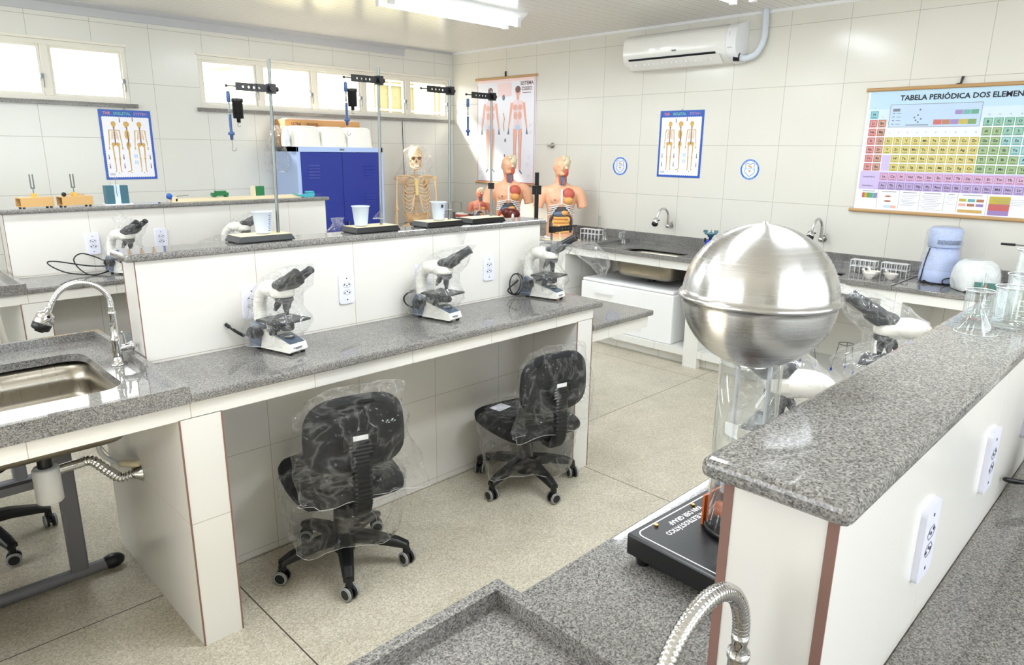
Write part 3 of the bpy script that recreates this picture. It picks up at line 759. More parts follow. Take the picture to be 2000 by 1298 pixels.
# ------------------------------------------------------------------ microscopes
def microscope(label, loc, rz):
    """front (specimen side) towards local +x"""
    t = thing('microscope', label, 'microscope', loc, rz, 'compound microscopes on the benches')
    b = MB()
    b.prism([(-0.10, 0.012), (0.098, 0.012), (0.102, 0.02), (0.094, 0.048), (0.02, 0.075), (-0.045, 0.095), (-0.10, 0.07)], -0.041, 0.041, T=lambda x, y, z: (x, z*(1.0 if x > -0.05 else 1.05), y))
    b.build('base', M['scope_white'], t, bevel=0.008, seg=3)
    f = MB()
    for sx in (-0.085, 0.085):
        for sy in (-0.03, 0.03): f.cyl((sx, sy, 0), (sx, sy, 0.014), 0.009, n=10)
    f.build('foot', M['black_plastic'], t)
    MB().prism([(0.022, 0.0752), (0.093, 0.0492), (0.093, 0.052), (0.022, 0.08)], -0.034, 0.034, T=lambda x, y, z: (x, z, y)).build('lamp_plate', M['scope_blue'], t, bevel=0.002)
    MB().lathe([(0.0, 0.0), (0.022, 0.0), (0.022, 0.012), (0.018, 0.016), (0.0, 0.016)], 18, (0.05, 0, 0.066)).build('illuminator', M['zinc'], t)
    l = MB(); l.tube([(0.1025, -0.022, 0.030), (0.1032, -0.027, 0.033), (0.1025, -0.022, 0.036)], 0.0014, 5); l.box(0.1005, 0.1022, -0.018, 0.016, 0.031, 0.035); l.box(0.1005, 0.1022, -0.016, 0.012, 0.0265, 0.0285)
    l.build('maker_mark', M['print_line'], t)
    MB().prism([(-0.112, 0.014), (-0.06, 0.014), (-0.05, 0.06), (-0.062, 0.105), (-0.09, 0.13), (-0.115, 0.09)], -0.049, 0.049, T=lambda x, y, z: (x, z, y)).build('rear_housing', M['scope_blue'], t, bevel=0.008, seg=3)
    a = MB(); prof = spline([(-0.085, 0, 0.08), (-0.098, 0, 0.14), (-0.098, 0, 0.20), (-0.075, 0, 0.25), (-0.025, 0, 0.268), (0.03, 0, 0.262)], 6)
    a.tube(prof, [0.031 - 0.006*math.sin(PI*i/(len(prof) - 1)) + 0.010*max(0, i/(len(prof) - 1) - 0.5)*2 for i in range(len(prof))], 14); a.ball((-0.022, 0, 0.272), (0.062, 0.046, 0.036), 18, 12)
    a.build('arm', M['scope_white'], t)
    k = MB()
    for s in (-1, 1):
        k.cyl((-0.062, s*0.045, 0.085), (-0.062, s*0.078, 0.085), 0.026, n=18); k.cyl((-0.062, s*0.078, 0.085), (-0.062, s*0.09, 0.085), 0.015, n=14)
    k.build('focus_knob', M['scope_dark'], t)
    s = MB(); s.box(-0.045, 0.098, -0.07, 0.07, 0.137, 0.147); s.box(-0.06, 0.0, -0.02, 0.02, 0.11, 0.138)
    s.build('stage', M['scope_dark'], t, bevel=0.003)
    c = MB(); c.lathe([(0.0, 0.096), (0.022, 0.098), (0.026, 0.106), (0.026, 0.128), (0.02, 0.137), (0.0, 0.137)], 18, (0.045, 0, 0)); c.cyl((0.03, -0.055, 0.09), (0.03, -0.055, 0.137), 0.009); c.cyl((0.03, -0.055, 0.088), (0.03, -0.055, 0.1), 0.014)
    c.cyl((0.03, -0.03, 0.108), (0.03, -0.05, 0.108), 0.012)
    c.build('condenser', M['scope_dark'], t)
    cl = MB(); cl.tube([(0.02, -0.06, 0.149), (0.05, -0.045, 0.152), (0.09, -0.05, 0.15)], 0.002, 6); cl.box(-0.02, 0.04, -0.065, -0.05, 0.147, 0.155)
    cl.build('slide_clip', M['zinc'], t)
    n = MB(); n.lathe([(0.0, 0.0), (0.032, 0.0), (0.036, 0.01), (0.032, 0.022), (0.0, 0.022)], 20, (0.035, 0, 0.225), Matrix.Rotation(0.22, 3, 'Y'))
    n.build('nosepiece', M['scope_dark'], t)
    for i, (ang, ln) in enumerate(((0.0, 0.062), (1.9, 0.045), (3.5, 0.05))):
        o = V((0.045 + 0.012*math.cos(ang) - 0.012, 0.022*math.sin(ang), 0.226)); d = V((0.35*math.cos(ang) - 0.1, 0.42*math.sin(ang), -1)).normalized() if i else V((0.05, 0, -1)).normalized()
        q = MB(); q.cyl(o, o + d*ln*0.55, 0.0125, 0.0125); q.cyl(o + d*ln*0.55, o + d*ln, 0.011, 0.006)
        q.build('objective', M['scope_dark'], t)
    h = MB(); h.lathe([(0.0, 0.245), (0.042, 0.245), (0.045, 0.255), (0.045, 0.275), (0.04, 0.286), (0.0, 0.286)], 22, (0.03, 0, 0)); h.build('head_ring', M['scope_white'], t)
    R = Matrix.Rotation(-0.62, 3, 'Y')
    e = MB(); e.obox(V((0.072, 0, 0.308)), (0.066, 0.10, 0.048), R); e.ball(V((0.045, 0, 0.296)), (0.042, 0.048, 0.026), 16, 10)
    e.build('binocular_head', M['scope_dark'], t, bevel=0.014, seg=3)
    for s in (-1, 1):
        p0 = V((0.082, s*0.032, 0.318)); d = R @ V((1, s*0.02, 0.0))
        q = MB(); q.cyl(p0, p0 + d*0.06, 0.0185, 0.017); q.cyl(p0 + d*0.055, p0 + d*0.085, 0.0155, 0.0165); q.cyl(p0 + d*0.085, p0 + d*0.088, 0.0165, 0.012)
        q.build('eyepiece', M['scope_dark'], t)
    t.scale = (1, 1, 0.87)
    return t
ms = microscope('binocular microscope with visible base mark, leftmost on the middle bench', (1.166, 2.411, TOP), math.radians(-76))
def scope_bag(label, loc, rz, seed, flare=1.0, tail=None):
    rings = [(-0.035, 0, 0.035, 0.105, 0.085, 0), (-0.02, 0, 0.075, 0.115*flare, 0.10*flare, 0), (0.0, 0, 0.115, 0.125*flare, 0.115*flare, 0), (0.0, 0, 0.15, 0.118*flare, 0.11*flare, 0),
             (-0.01, 0, 0.20, 0.105, 0.085, 0), (0.0, 0, 0.25, 0.10, 0.075, 0), (0.045, 0, 0.30, 0.11, 0.078, 0), (0.085, 0, 0.345, 0.095, 0.07, 0), (0.13, 0, 0.378, 0.06, 0.05, 0), (0.185, 0.0, 0.40, 0.014, 0.03, 0)]
    if tail: rings = rings[:-2] + tail
    o = film('microscope_bag', label, rings, loc, rz, 0.006, seed, group='clear bags over the microscopes', corner=0.12, mname='scope_film')
    o.scale = (1, 1, 0.87)
    return o
scope_bag('clear plastic bag over the leftmost microscope of the middle bench', (1.166, 2.411, TOP), math.radians(-76), 1)
spots = [((1.93, 2.405, TOP), -79, 'binocular microscope between two sockets, second from left on the middle bench', 'clear plastic bag over the second microscope of the middle bench', 1.0, None),
         ((2.634, 2.40, TOP), -78, 'binocular microscope at the right end of the middle bench, cord looped behind', 'big clear plastic bag billowing right of the microscope at the bench end', 1.05,
          [(0.13, 0.06, 0.34, 0.11, 0.085, 0.5), (0.20, 0.11, 0.28, 0.085, 0.11, 0.5), (0.25, 0.145, 0.20, 0.05, 0.095, 0.5), (0.26, 0.15, 0.14, 0.015, 0.03, 0.5)]),
         ((1.27, 4.56, TOP), -62, 'binocular microscope with coiled black cord at left on the back bench', 'clear plastic bag with a long tail over the left microscope of the back bench', 1.0,
          [(0.03, -0.02, 0.385, 0.05, 0.04, 0), (0.01, -0.01, 0.43, 0.012, 0.012, 0)]),
         ((1.98, 4.56, TOP), -40, 'binocular microscope on the back bench, right of the two sockets', 'clear plastic bag over the right microscope of the back bench', 1.1, None),
         ((1.535, 0.605, TOP), 100, 'white microscope on the near bench just behind the clear column of the metal sphere', 'clear plastic bag over the microscope behind the metal sphere stand', 1.2, None),
         ((2.285, 0.61, TOP), 104, 'white microscope on the near bench right of the metal sphere', 'shiny clear plastic bag over the microscope right of the metal sphere', 1.4, None),
         ((1.90, 0.04, TOP), -85, 'microscope at the right edge on the near bench worktop, mostly cut off', 'clear plastic bag edge at the right side of the picture', 1.0, None)]
def swivel(t, a):
    """turn the binocular head on its ring"""
    c = V((0.03, 0, 0)); R = Matrix.Rotation(a, 3, 'Z')
    for o in t.children:
        if o.name.startswith(('binocular', 'eyepiece')):
            o.rotation_euler = (0, 0, a); o.location = c - R @ c
for i, (loc, a, lab, lab2, fl, tail) in enumerate(spots):
    swivel(dup(ms, loc, math.radians(a), lab), (0.7, 0.55, 0, 0.5, 0, 0, 0)[i]); scope_bag(lab2, loc, math.radians(a), i + 2, fl, tail)
film('microscope_bag', 'tip of a clear plastic bag standing up behind the middle partition', [(0, 0, 0.0, 0.10, 0.09, 0), (0, 0, 0.15, 0.11, 0.10, 0), (0, 0, 0.28, 0.10, 0.09, 0), (0, 0, 0.36, 0.07, 0.06, 0), (0.0, 0, 0.405, 0.02, 0.02, 0), (0, 0, 0.43, 0.03, 0.012, 0)], (1.73, 2.90, TOP), 0, 0.006, 31, group='clear bags over the microscopes')
film('plastic_bag', 'crumpled clear bag lying on the back bench left of the right microscope', [(0, 0, 0.0, 0.16, 0.10, 0), (0, 0, 0.06, 0.17, 0.10, 0), (0.02, 0, 0.12, 0.14, 0.08, 0), (0.05, 0, 0.17, 0.07, 0.05, 0), (0.06, 0, 0.19, 0.02, 0.02, 0)], (1.78, 4.56, TOP), -0.3, 0.012, 33)
# power cords
def cord(label, pts, r=0.0038, plug=None):
    t = thing('power_cord', label, 'cord', pts[0], 0, 'microscope power cords')
    o = V(pts[0]); q = [V(p) - o for p in pts]
    MB().tube(spline(q, 8), r, 8).build('cable', M['black_plastic'], t)
    p = q[-1] if plug is None else V(plug) - o
    d = (q[-1] - q[-2]).normalized()
    MB().cyl(p, p + d*0.022, 0.007, 0.006, 10).build('plug', M['black_plastic'], t)
    return t
z = TOP + 0.005
cord('black power cord folded beside the leftmost microscope of the middle bench', [(1.10, 2.485, 0.955), (1.07, 2.52, 0.965), (1.045, 2.54, 0.985), (1.06, 2.535, 0.97), (1.075, 2.52, 0.955), (1.05, 2.535, 0.975), (1.035, 2.545, 0.992)])
cord('black power cord behind the second microscope of the middle bench', [(1.865, 2.50, 0.95), (1.845, 2.53, 0.965), (1.84, 2.545, 0.99), (1.85, 2.54, 1.01), (1.865, 2.53, 1.02)])
cord('black power cord hanging in two loops behind the bench end microscope', [(2.57, 2.45, 0.95)] + [(2.535 + 0.045*math.sin(k*0.7), 2.50 + 0.002*k, 0.975 + 0.055*math.cos(k*0.7)) for k in range(16)] + [(2.55, 2.53, 0.98)])
cord('black power cord coiled in wide loops on the back bench at left', [(1.23, 4.64, 0.95), (1.10, 4.66, 0.96), (0.93, 4.70, 1.0), (0.90, 4.70, 0.985), (0.98, 4.66, z + 0.02), (1.12, 4.62, z), (1.22, 4.64, 0.94), (1.17, 4.68, 0.99), (1.08, 4.71, 1.03), (1.03, 4.70, 1.0), (1.05, 4.66, 0.94), (1.10, 4.60, z), (1.2, 4.62, 0.93)])
cord('black power cord looped at the right edge on the near bench', [(1.85, 0.14, 0.95), (1.80, 0.17, 0.955), (1.755, 0.215, 0.965), (1.78, 0.20, 0.955), (1.82, 0.16, 0.95), (1.78, 0.14, 0.925), (1.755, 0.135, z), (1.79, 0.105, z), (1.83, 0.12, 0.93)], 0.005)

# ------------------------------------------------------------------ office chairs
def office_chair(label, loc, rz, phase, dz=0.0):
    """faces local +y"""
    t = thing('office_chair', label, 'chair', loc, 0, 'black swivel chairs')
    Rm = rotz(rz)
    for k in range(5):
        a = phase + 2*PI*k/5; d = V((math.cos(a), math.sin(a), 0))
        b = MB(); pts = [d*0.02 + V((0, 0, 0.125)), d*0.12 + V((0, 0, 0.118)), d*0.22 + V((0, 0, 0.098)), d*0.262 + V((0, 0, 0.084))]
        side = V((-d.y, d.x, 0)); rings = []
        for i, p in enumerate(pts):
            wd, ht = (0.036, 0.03, 0.024, 0.02)[i], (0.028, 0.024, 0.02, 0.014)[i]
            rings.append([p + side*wd*cx + V((0, 0, 1))*ht*cz for cx, cz in ((1, -0.7), (1, 0.5), (0.6, 1), (-0.6, 1), (-1, 0.5), (-1, -0.7))])
        b.loft(rings, 0, True, True, False); b.cyl(pts[-1] - d*0.008 + V((0, 0, -0.03)), pts[-1] - d*0.008 + V((0, 0, 0.008)), 0.014, n=12)
        leg = b.build('leg', M['black_plastic'], t, bevel=0.004)
        tw = a + 0.9*math.sin(3*k + phase*5); ax = V((math.cos(tw), math.sin(tw), 0)); c = d*0.257 + V((0, 0, 0.028))
        q = MB()
        for s in (-1, 1): q.cyl(c + ax*s*0.006, c + ax*s*0.024, 0.027, n=20)
        q.cyl(c - ax*0.006, c + ax*0.006, 0.012); q.obox(c + V((0, 0, 0.028)), (0.02, 0.02, 0.03))
        cas = q.build('caster', M['black_plastic'], leg)
    rg = MB()
    for k in range(5):
        a = phase + 2*PI*k/5; d = V((math.cos(a), math.sin(a), 0)); tw = a + 0.9*math.sin(3*k + phase*5); ax = V((math.cos(tw), math.sin(tw), 0)); c = d*0.257 + V((0, 0, 0.028))
        for s in (-1, 1):
            xa, ya, dd = basis(ax*s); R3 = Matrix((xa, ya, dd)).transposed()
            rg = MB(); rg.lathe([(0.020, 0.0242), (0.0262, 0.0246), (0.0275, 0.022), (0.0275, 0.016)], 20, c, R3); rg.build('wheel_rim', M['grey_ring'], t)
    col = MB(); col.lathe([(0.0, 0.06), (0.042, 0.06), (0.046, 0.1), (0.04, 0.15), (0.036, 0.25), (0.03, 0.262), (0.026, 0.262), (0.026, 0.33 + dz), (0.0, 0.33 + dz)], 20)
    col.build('gas_column', M['black_plastic'], t)
    S = MB(Rm); zs = 0.40 + dz
    prof = [(-0.205, -0.19), (-0.18, -0.215), (0, -0.225), (0.18, -0.215), (0.205, -0.19), (0.225, 0.0), (0.215, 0.17), (0.17, 0.215), (0, 0.225), (-0.17, 0.215), (-0.215, 0.17), (-0.225, 0.0)]
    S.loft([[V((x*k, y*k, zs + q)) for x, y in prof] for k, q in ((0.9, -0.012), (1.0, 0.0), (1.01, 0.03), (0.97, 0.052), (0.8, 0.062), (0.4, 0.06))], 0)
    S.build('seat', M['black_fabric'], t, subsurf=1)
    S = MB(Rm); S.box(-0.08, 0.08, -0.11, 0.11, zs - 0.05, zs - 0.01); S.box(-0.03, 0.03, -0.25, -0.05, zs - 0.035, zs - 0.015); S.build('seat_mechanism', M['black_plastic'], t, bevel=0.006)
    # curved ribbed bar from under the seat up the back
    p = spline([(0, -0.18, zs - 0.03), (0, -0.25, zs - 0.02), (0, -0.283, zs + 0.05), (0, -0.285, zs + 0.17), (0, -0.272, zs + 0.27)], 14)
    S = MB(Rm); rings = []
    for i, q in enumerate(p):
        d = (p[min(i+1, len(p)-1)] - p[max(i-1, 0)]).normalized(); nrm = V((0, -d.z, d.y)); k = 1.0 if i % 2 else 0.82; wd = 0.036 if i < len(p) - 8 else 0.045
        rings.append([q + V((wd*cx*k, 0, 0)) + nrm*0.016*cz*k for cx, cz in ((1, -1), (1, 0.6), (0.7, 1), (-0.7, 1), (-1, 0.6), (-1, -1))])
    S.loft(rings, 0, True, True, False); S.build('back_bar', M['black_plastic'], t)
    S = MB(Rm); S.obox((0, -0.268, zs + 0.265), (0.13, 0.03, 0.06)); S.build('back_bracket', M['black_plastic'], t, bevel=0.01)
    MB(Rm).obox((0, -0.2855, zs + 0.283), (0.055, 0.002, 0.018)).build('maker_label', M['white_ink'], t)
    S = MB(Rm); n = 28; rings = []
    for q, k in ((-0.026, 0.84), (-0.018, 0.97), (0.0, 1.0), (0.014, 0.95), (0.024, 0.75), (0.027, 0.35)):
        ring = []
        for i in range(n):
            a = 2*PI*i/n; c_, s_ = math.cos(a), math.sin(a)
            x = 0.19*k*(abs(c_)**0.62)*(1 if c_ > 0 else -1)*(1 - 0.06*s_); zz = 0.145*k*(abs(s_)**0.62)*(1 if s_ > 0 else -1)
            ring.append(V((x, -0.235 + q + 0.5*x*x, zs + 0.285 + zz)))
        rings.append(ring)
    S.loft(rings, 0); S.build('backrest', M['black_fabric'], t)
    return t
def chair_bags(which, loc, rz, seed, dz=0.0):
    zs = 0.40 + dz
    film('chair_cover', f'torn clear plastic sleeve over the backrest of the {which}', [(0.03, -0.235, zs + 0.045, 0.24, 0.045, 0), (0.02, -0.235, zs + 0.10, 0.235, 0.055, 0), (0.01, -0.235, zs + 0.17, 0.225, 0.055, 0), (0.0, -0.235, zs + 0.29, 0.21, 0.05, 0), (0.0, -0.225, zs + 0.38, 0.20, 0.045, 0), (0.02, -0.22, zs + 0.435, 0.18, 0.032, 0), (0.05, -0.22, zs + 0.455, 0.13, 0.012, 0)], loc, rz, 0.012, seed, 4, cat='plastic cover', group='clear covers on the chairs', corner=0.22, freq=9.0)
    film('chair_cover', f'clear plastic sleeve hanging from the seat of the {which}', [(-0.03, 0.0, zs - 0.20, 0.17, 0.19, 0), (-0.01, 0.0, zs - 0.13, 0.215, 0.225, 0), (0, 0, zs - 0.05, 0.235, 0.232, 0), (0, 0, zs + 0.0, 0.24, 0.236, 0), (0, 0, zs + 0.04, 0.235, 0.232, 0), (0, 0, zs + 0.068, 0.2, 0.2, 0), (0, 0, zs + 0.07, 0.1, 0.1, 0)], loc, rz, 0.013, seed + 5, 4, cat='plastic cover', group='clear covers on the chairs', corner=0.28, freq=9.0)
ch = [('black swivel chair in the foreground at the middle bench', 'foreground swivel chair', (1.306, 2.267, 0), -0.25, math.radians(26), -0.025),
      ('black swivel chair by the right end of the middle bench', 'swivel chair at the bench end', (2.36, 2.255, 0), -0.2, math.radians(41), -0.075),
      ('black swivel chair at the back bench, seen behind the tap spout', 'swivel chair at the back bench', (1.45, 4.36, 0), 0.1, math.radians(10), 0.04),
      ('black swivel chair base at the left edge under the middle sink', 'swivel chair at the left edge', (0.25, 3.42, 0), 2.6, math.radians(0), 0.0)]
for i, (lab, wh, loc, rz, ph, dz) in enumerate(ch):
    office_chair(lab, loc, rz, ph, dz)
    if i < 3: chair_bags(wh, loc, rz, 11 + i, dz)
tag(MB(rotz(-0.2)).obox((-0.09, 0.10, 0), (0.09, 0.07, 0.0016), Matrix.Rotation(0.3, 3, 'Z')).build('leaflet', M['paper'], loc=(2.36, 2.255, 0.393)), 'white instruction leaflet on the seat of the bench end chair', 'leaflet')
t = thing('desk', 'grey steel framed desk with a foot bar, standing behind the middle sink', 'desk', (0.1, 3.2, 0))
for y in (-0.32, 0.75):
    b = MB(); b.tube([(-0.32, y, 0.028), (0.50, y, 0.028)], 0.024, 10); b.build('foot_bar', M['grey_steel'], t)
    MB().box(0.365, 0.425, y - 0.02, y + 0.02, 0.04, 0.66).build('leg', M['grey_steel'], t, bevel=0.008)
    c = MB(); c.ball((0.51, y, 0.03), (0.045, 0.03, 0.03), 12, 8); c.ball((-0.32, y, 0.03), (0.045, 0.03, 0.03), 12, 8); c.build('end_cap', M['black_plastic'], t)
MB().box(-0.35, 0.44, -0.34, 0.78, 0.66, 0.682).build('desk_top', mat('grey_laminate', (150, 150, 152), 0.4), t, bevel=0.004)
MB().box(-0.32, 0.40, -0.335, -0.305, 0.43, 0.46).build('stretcher', M['grey_steel'], t)
# ------------------------------------------------------------------ electrostatic generator
vx, vy = 1.12, 0.525
t = thing('electrostatic_generator', 'electrostatic generator: big brushed aluminium sphere on a clear column over a black base', 'generator', (vx, vy, TOP), math.radians(-3))
b = MB(); b.box(-0.161, 0.20, -0.145, 0.125, 0.018, 0.06)
base = b.build('base', M['black_paint'], t, bevel=0.004, seg=2)
f = MB(); [f.cyl((sx, sy, 0), (sx, sy, 0.02), 0.012, 0.016, 12) for sx in (-0.14, 0.175) for sy in (-0.12, 0.1)]; f.build('foot', M['black_plastic'], t)
pr = MB(); z0 = 0.0604
ol = rrect(-0.149, 0.188, -0.133, 0.113, 0.016, 4); n = len(ol)
for i in range(n):
    a, c = V((*ol[i], z0)), V((*ol[(i+1) % n], z0)); d = (c - a).normalized(); s = V((-d.y, d.x, 0))*0.0014
    pr.add([a - s, c - s, c + s, a + s], [(0, 1, 2, 3)])
for y, s in ((0.092, 'VAN DER GRAAF'), (0.0735, 'GERADOR ELETROSTÁTICO')):
    Mx = Matrix.Translation((-0.023, y, z0)) @ rotz(PI); vs, fs = text_mesh(s, 0.0165, Mx, bold=0.0004, sx=0.82); pr.add(vs, fs)
pr.build('lettering', M['white_ink'], base)
q = MB(); [q.cyl((x, 0.104, 0.0602), (x, 0.104, 0.064), 0.004, n=10) for x in (-0.10, 0.02, 0.13)]; q.build('screw', M['brass'], base)
q = MB(); q.lathe([(0.052, 0.06), (0.052, 0.388)], 32, (0, 0, 0)); q.build('column', M['acrylic'], t, solid=0.003)
MB().lathe([(0.0, 0.06), (0.056, 0.06), (0.056, 0.07), (0.054, 0.072)], 28).build('column_collar', M['black_paint'], t)
q = MB(); q.box(-0.0005, 0.0005, -0.022, 0.022, 0.085, 0.40); q.build('belt', M['film'], t); q = MB(); q.cyl((0.012, 0.03, 0.08), (0.012, 0.03, 0.38), 0.004, n=10); q.build('rod', mat('milky_rod', (206, 208, 212), 0.3), t); q = MB(); q.cyl((0.012, -0.03, 0.08), (0.012, -0.03, 0.39), 0.004, n=10); q.build('rod', bpy.data.materials['milky_rod'], t)
q = MB(); q.cyl((0, -0.04, 0.09), (0, 0.04, 0.09), 0.015); q.build('roller', M['amber'], t)
q = MB(); R = 0.128; zc = 0.508
prof = [(R*math.cos(a), zc + R*0.96*math.sin(a)) for a in [math.radians(d) for d in range(-84, 1, 6)]] 
prof = [(0.03, zc - R*0.955)] + prof[1:-1] + [(R*1.0, zc - 0.004), (R*1.035, zc - 0.004), (R*1.05, zc), (R*1.035, zc + 0.004), (R*1.0, zc + 0.004)] + [(R*math.cos(a), zc + R*0.96*math.sin(a)) for a in [math.radians(d) for d in range(6, 90, 6)]] + [(0.004, zc + R*0.962)]
q.lathe(prof, 64); sp = q.build('sphere', M['spun'], t)
q = MB(); q.cyl((0, 0, zc + R*0.955), (0, 0, zc + R*0.99), 0.0065, 0.005, 6); q.build('top_screw', M['chrome'], sp)
MB().box(-0.028, 0.06, 0.05, 0.054, 0.06, 0.12).build('drive_cover', M['amber'], t)
for zz in (0.068, 0.108): MB().ball((0.062, 0.06, zz), 0.0115, 16, 10).build('axle_knob', M['porcelain'], t)
MB().box(0.03, 0.05, 0.05, 0.066, 0.06, 0.12).build('axle_bracket', M['black_plastic'], t)

# ------------------------------------------------------------------ glassware on the near partition slab
def beaker(label, x, y, z, r, h, grp='glassware on the near partition', marks=True):
    t = thing('glass_beaker', label, 'beaker', (x, y, z), 0, grp)
    p = [(0.0, 0.002), (r*0.9, 0.002), (r*0.98, 0.006), (r, 0.014), (r, h - 0.006), (r*1.08, h), (r*1.08, h + 0.001), (r*0.96, h - 0.007), (r*0.955, 0.016), (r*0.88, 0.007), (0.0, 0.006)]
    MB().lathe(p, 36).build('vessel', M['glass'], t)
    MB().tube([(r*1.06*math.cos(a), r*1.06*math.sin(a), h) for a in [2*PI*k/36 for k in range(37)]], 0.0009, 6).build('rim', mat('glass_rim', (226, 230, 228), 0.1) if 'rim' not in M else M['rim'], t)
    if marks:
        m = MB(); a0 = math.radians(215)
        for k in range(5):
            zz = h*(0.25 + 0.12*k); pts = [(r*1.004*math.cos(a0 + q*0.06), r*1.004*math.sin(a0 + q*0.06), zz) for q in range(-3, 4 if k % 2 else 7)]
            m.tube(pts, 0.0006, 4)
        m.build('graduation', M['white_ink'], t)
    return t
M['rim'] = mat('glass_rim', (226, 230, 228), 0.1)
t = thing('glass_funnel', 'clear glass funnel standing mouth down on the near partition slab', 'funnel', (1.665, 0.305, SHELF), 0, 'glassware on the near partition')
MB().lathe([(0.039, 0.0), (0.0395, 0.001), (0.007, 0.052), (0.005, 0.057), (0.0045, 0.124), (0.0035, 0.124), (0.004, 0.057), (0.0065, 0.05), (0.0375, 0.001)], 36).build('cone', M['glass'], t)
MB().tube([(0.039*math.cos(2*PI*k/36), 0.039*math.sin(2*PI*k/36), 0.0012) for k in range(37)], 0.0007, 6).build('rim', M['rim'], t)
beaker('squat clear glass beaker right of the funnel, nearest the picture edge', 1.765, 0.268, SHELF, 0.032, 0.088)
beaker('small clear beaker behind the funnel, left of the other beakers', 1.805, 0.335, SHELF, 0.027, 0.066)
beaker('tall clear glass cylinder at the right edge behind the beakers', 1.945, 0.268, SHELF, 0.034, 0.15)
beaker('clear glass beaker at the right edge, behind the squat beaker', 1.85, 0.262, SHELF, 0.034, 0.105)
# partly drained test tubes not in view are left out

# ------------------------------------------------------------------ pendulum stands on the middle partition slab
def perforated_arm(b, x0, x1, z0, z1, y0, y1, holes, T):
    """flat bar with round holes, along local x"""
    n = 12
    for ya, nrm in ((y0, 1), (y1, -1)):
        pass
    xs = [x0] + [h for h in holes] + [x1]; hh = (z1 - z0)/2; zc = (z0 + z1)/2; cur = x0
    for hx in holes:
        w = 0.011
        b.box(cur, hx - w, y0, y1, z0, z1)
        r = 0.0045
        ring = []
        for k in range(16):
            a = 2*PI*k/16 + PI/16; ring.append((hx + r*math.cos(a), zc + r*math.sin(a)))
        out = []
        for k in range(16):
            a = 2*PI*k/16 + PI/16; c, s = math.cos(a), math.sin(a); q = min(w/abs(c) if abs(c) > 1e-6 else 9, hh/abs(s) if abs(s) > 1e-6 else 9)
            out.append((hx + q*c, zc + q*s))
        corners = {2: (1, 1), 6: (-1, 1), 10: (-1, -1), 14: (1, -1)}
        for yy in (y0, y1):
            vs = [(p[0], yy, p[1]) for p in ring] + [(p[0], yy, p[1]) for p in out]
            b.add(vs, [(k, (k+1) % 16, 16 + (k+1) % 16, 16 + k) for k in range(16)])
            for k in range(16):
                c0, c1 = out[k], out[(k+1) % 16]
                if abs(c0[0] - c1[0]) > 1e-4 and abs(c0[1] - c1[1]) > 1e-4:
                    cx = hx + w*(1 if (c0[0] + c1[0])/2 > hx else -1); cz = z1 if (c0[1] + c1[1])/2 > zc else z0
                    b.add([(c0[0], yy, c0[1]), (c1[0], yy, c1[1]), (cx, yy, cz)], [(0, 1, 2)])
        b.add([(p[0], yy, p[1]) for yy in (y0, y1) for p in ring], [(k, (k+1) % 16, 16 + (k+1) % 16, 16 + k) for k in range(16)])
        b.box(hx - w, hx + w, y0, y1, z1 - 0.0004, z1); b.box(hx - w, hx + w, y0, y1, z0, z0 + 0.0004)
        cur = hx + w
    b.box(cur, x1, y0, y1, z0, z1)
def lab_stand(label, px, py, rodx, rodz, armz, tilt=0.0, clamp=True, lift=0.0):
    """flat black plate px..; rod at local rodx"""
    t = thing('laboratory_stand', label, 'stand', (px, py, SHELF), 0, 'laboratory stands along the middle partition')
    w, d = 0.115, 0.062
    r = lambda k, z: [V((-w*k, -d*k, z)), V((w*k, -d*k, z)), V((w*k, d*k, z)), V((-w*k, d*k, z))]
    b = MB(); b.loft([r(1.0, 0.003), r(1.0, 0.006), r(0.9, 0.026)], 0, True, True, False); b.build('base_plate', M['black_paint'], t)
    b = MB(); b.loft([r(0.9, 0.0262), r(0.9, 0.0276)], 0, True, True, False); b.build('plate_cover', M['tan_top'], t)
    f = MB(); [f.cyl((sx*0.1, sy*0.05, 0), (sx*0.1, sy*0.05, 0.004), 0.008, n=10) for sx in (-1, 1) for sy in (-1, 1)]; f.build('foot', M['black_plastic'], t)
    MB().cyl((rodx, 0.0, 0.027), (rodx + tilt, 0, rodz - SHELF), 0.0062, n=12).build('rod', M['zinc'], t)
    if clamp:
        b = MB(); z = armz - SHELF; xr = rodx + tilt*0.9
        perforated_arm(b, xr - 0.14, xr - 0.008, z - 0.014, z + 0.014, -0.0135, -0.0085, [xr - 0.112, xr - 0.09, xr - 0.07, xr - 0.05], None)
        b.obox((xr, -0.005, z), (0.03, 0.026, 0.036)); b.cyl((xr + 0.014, 0, z), (xr + 0.03, 0, z), 0.009, n=12); b.cyl((xr - 0.005, -0.018, z), (xr - 0.005, -0.03, z), 0.011, n=12)
        b.build('clamp_arm', M['black_plastic'], t)
        p = MB(); p.cyl((xr - 0.14, -0.011, z), (xr - 0.175, -0.011, z), 0.0022, n=8); p.cyl((xr - 0.172, -0.011, z), (xr - 0.178, -0.011, z), 0.005, n=10); p.build('peg', M['black_plastic'], t)
    return t
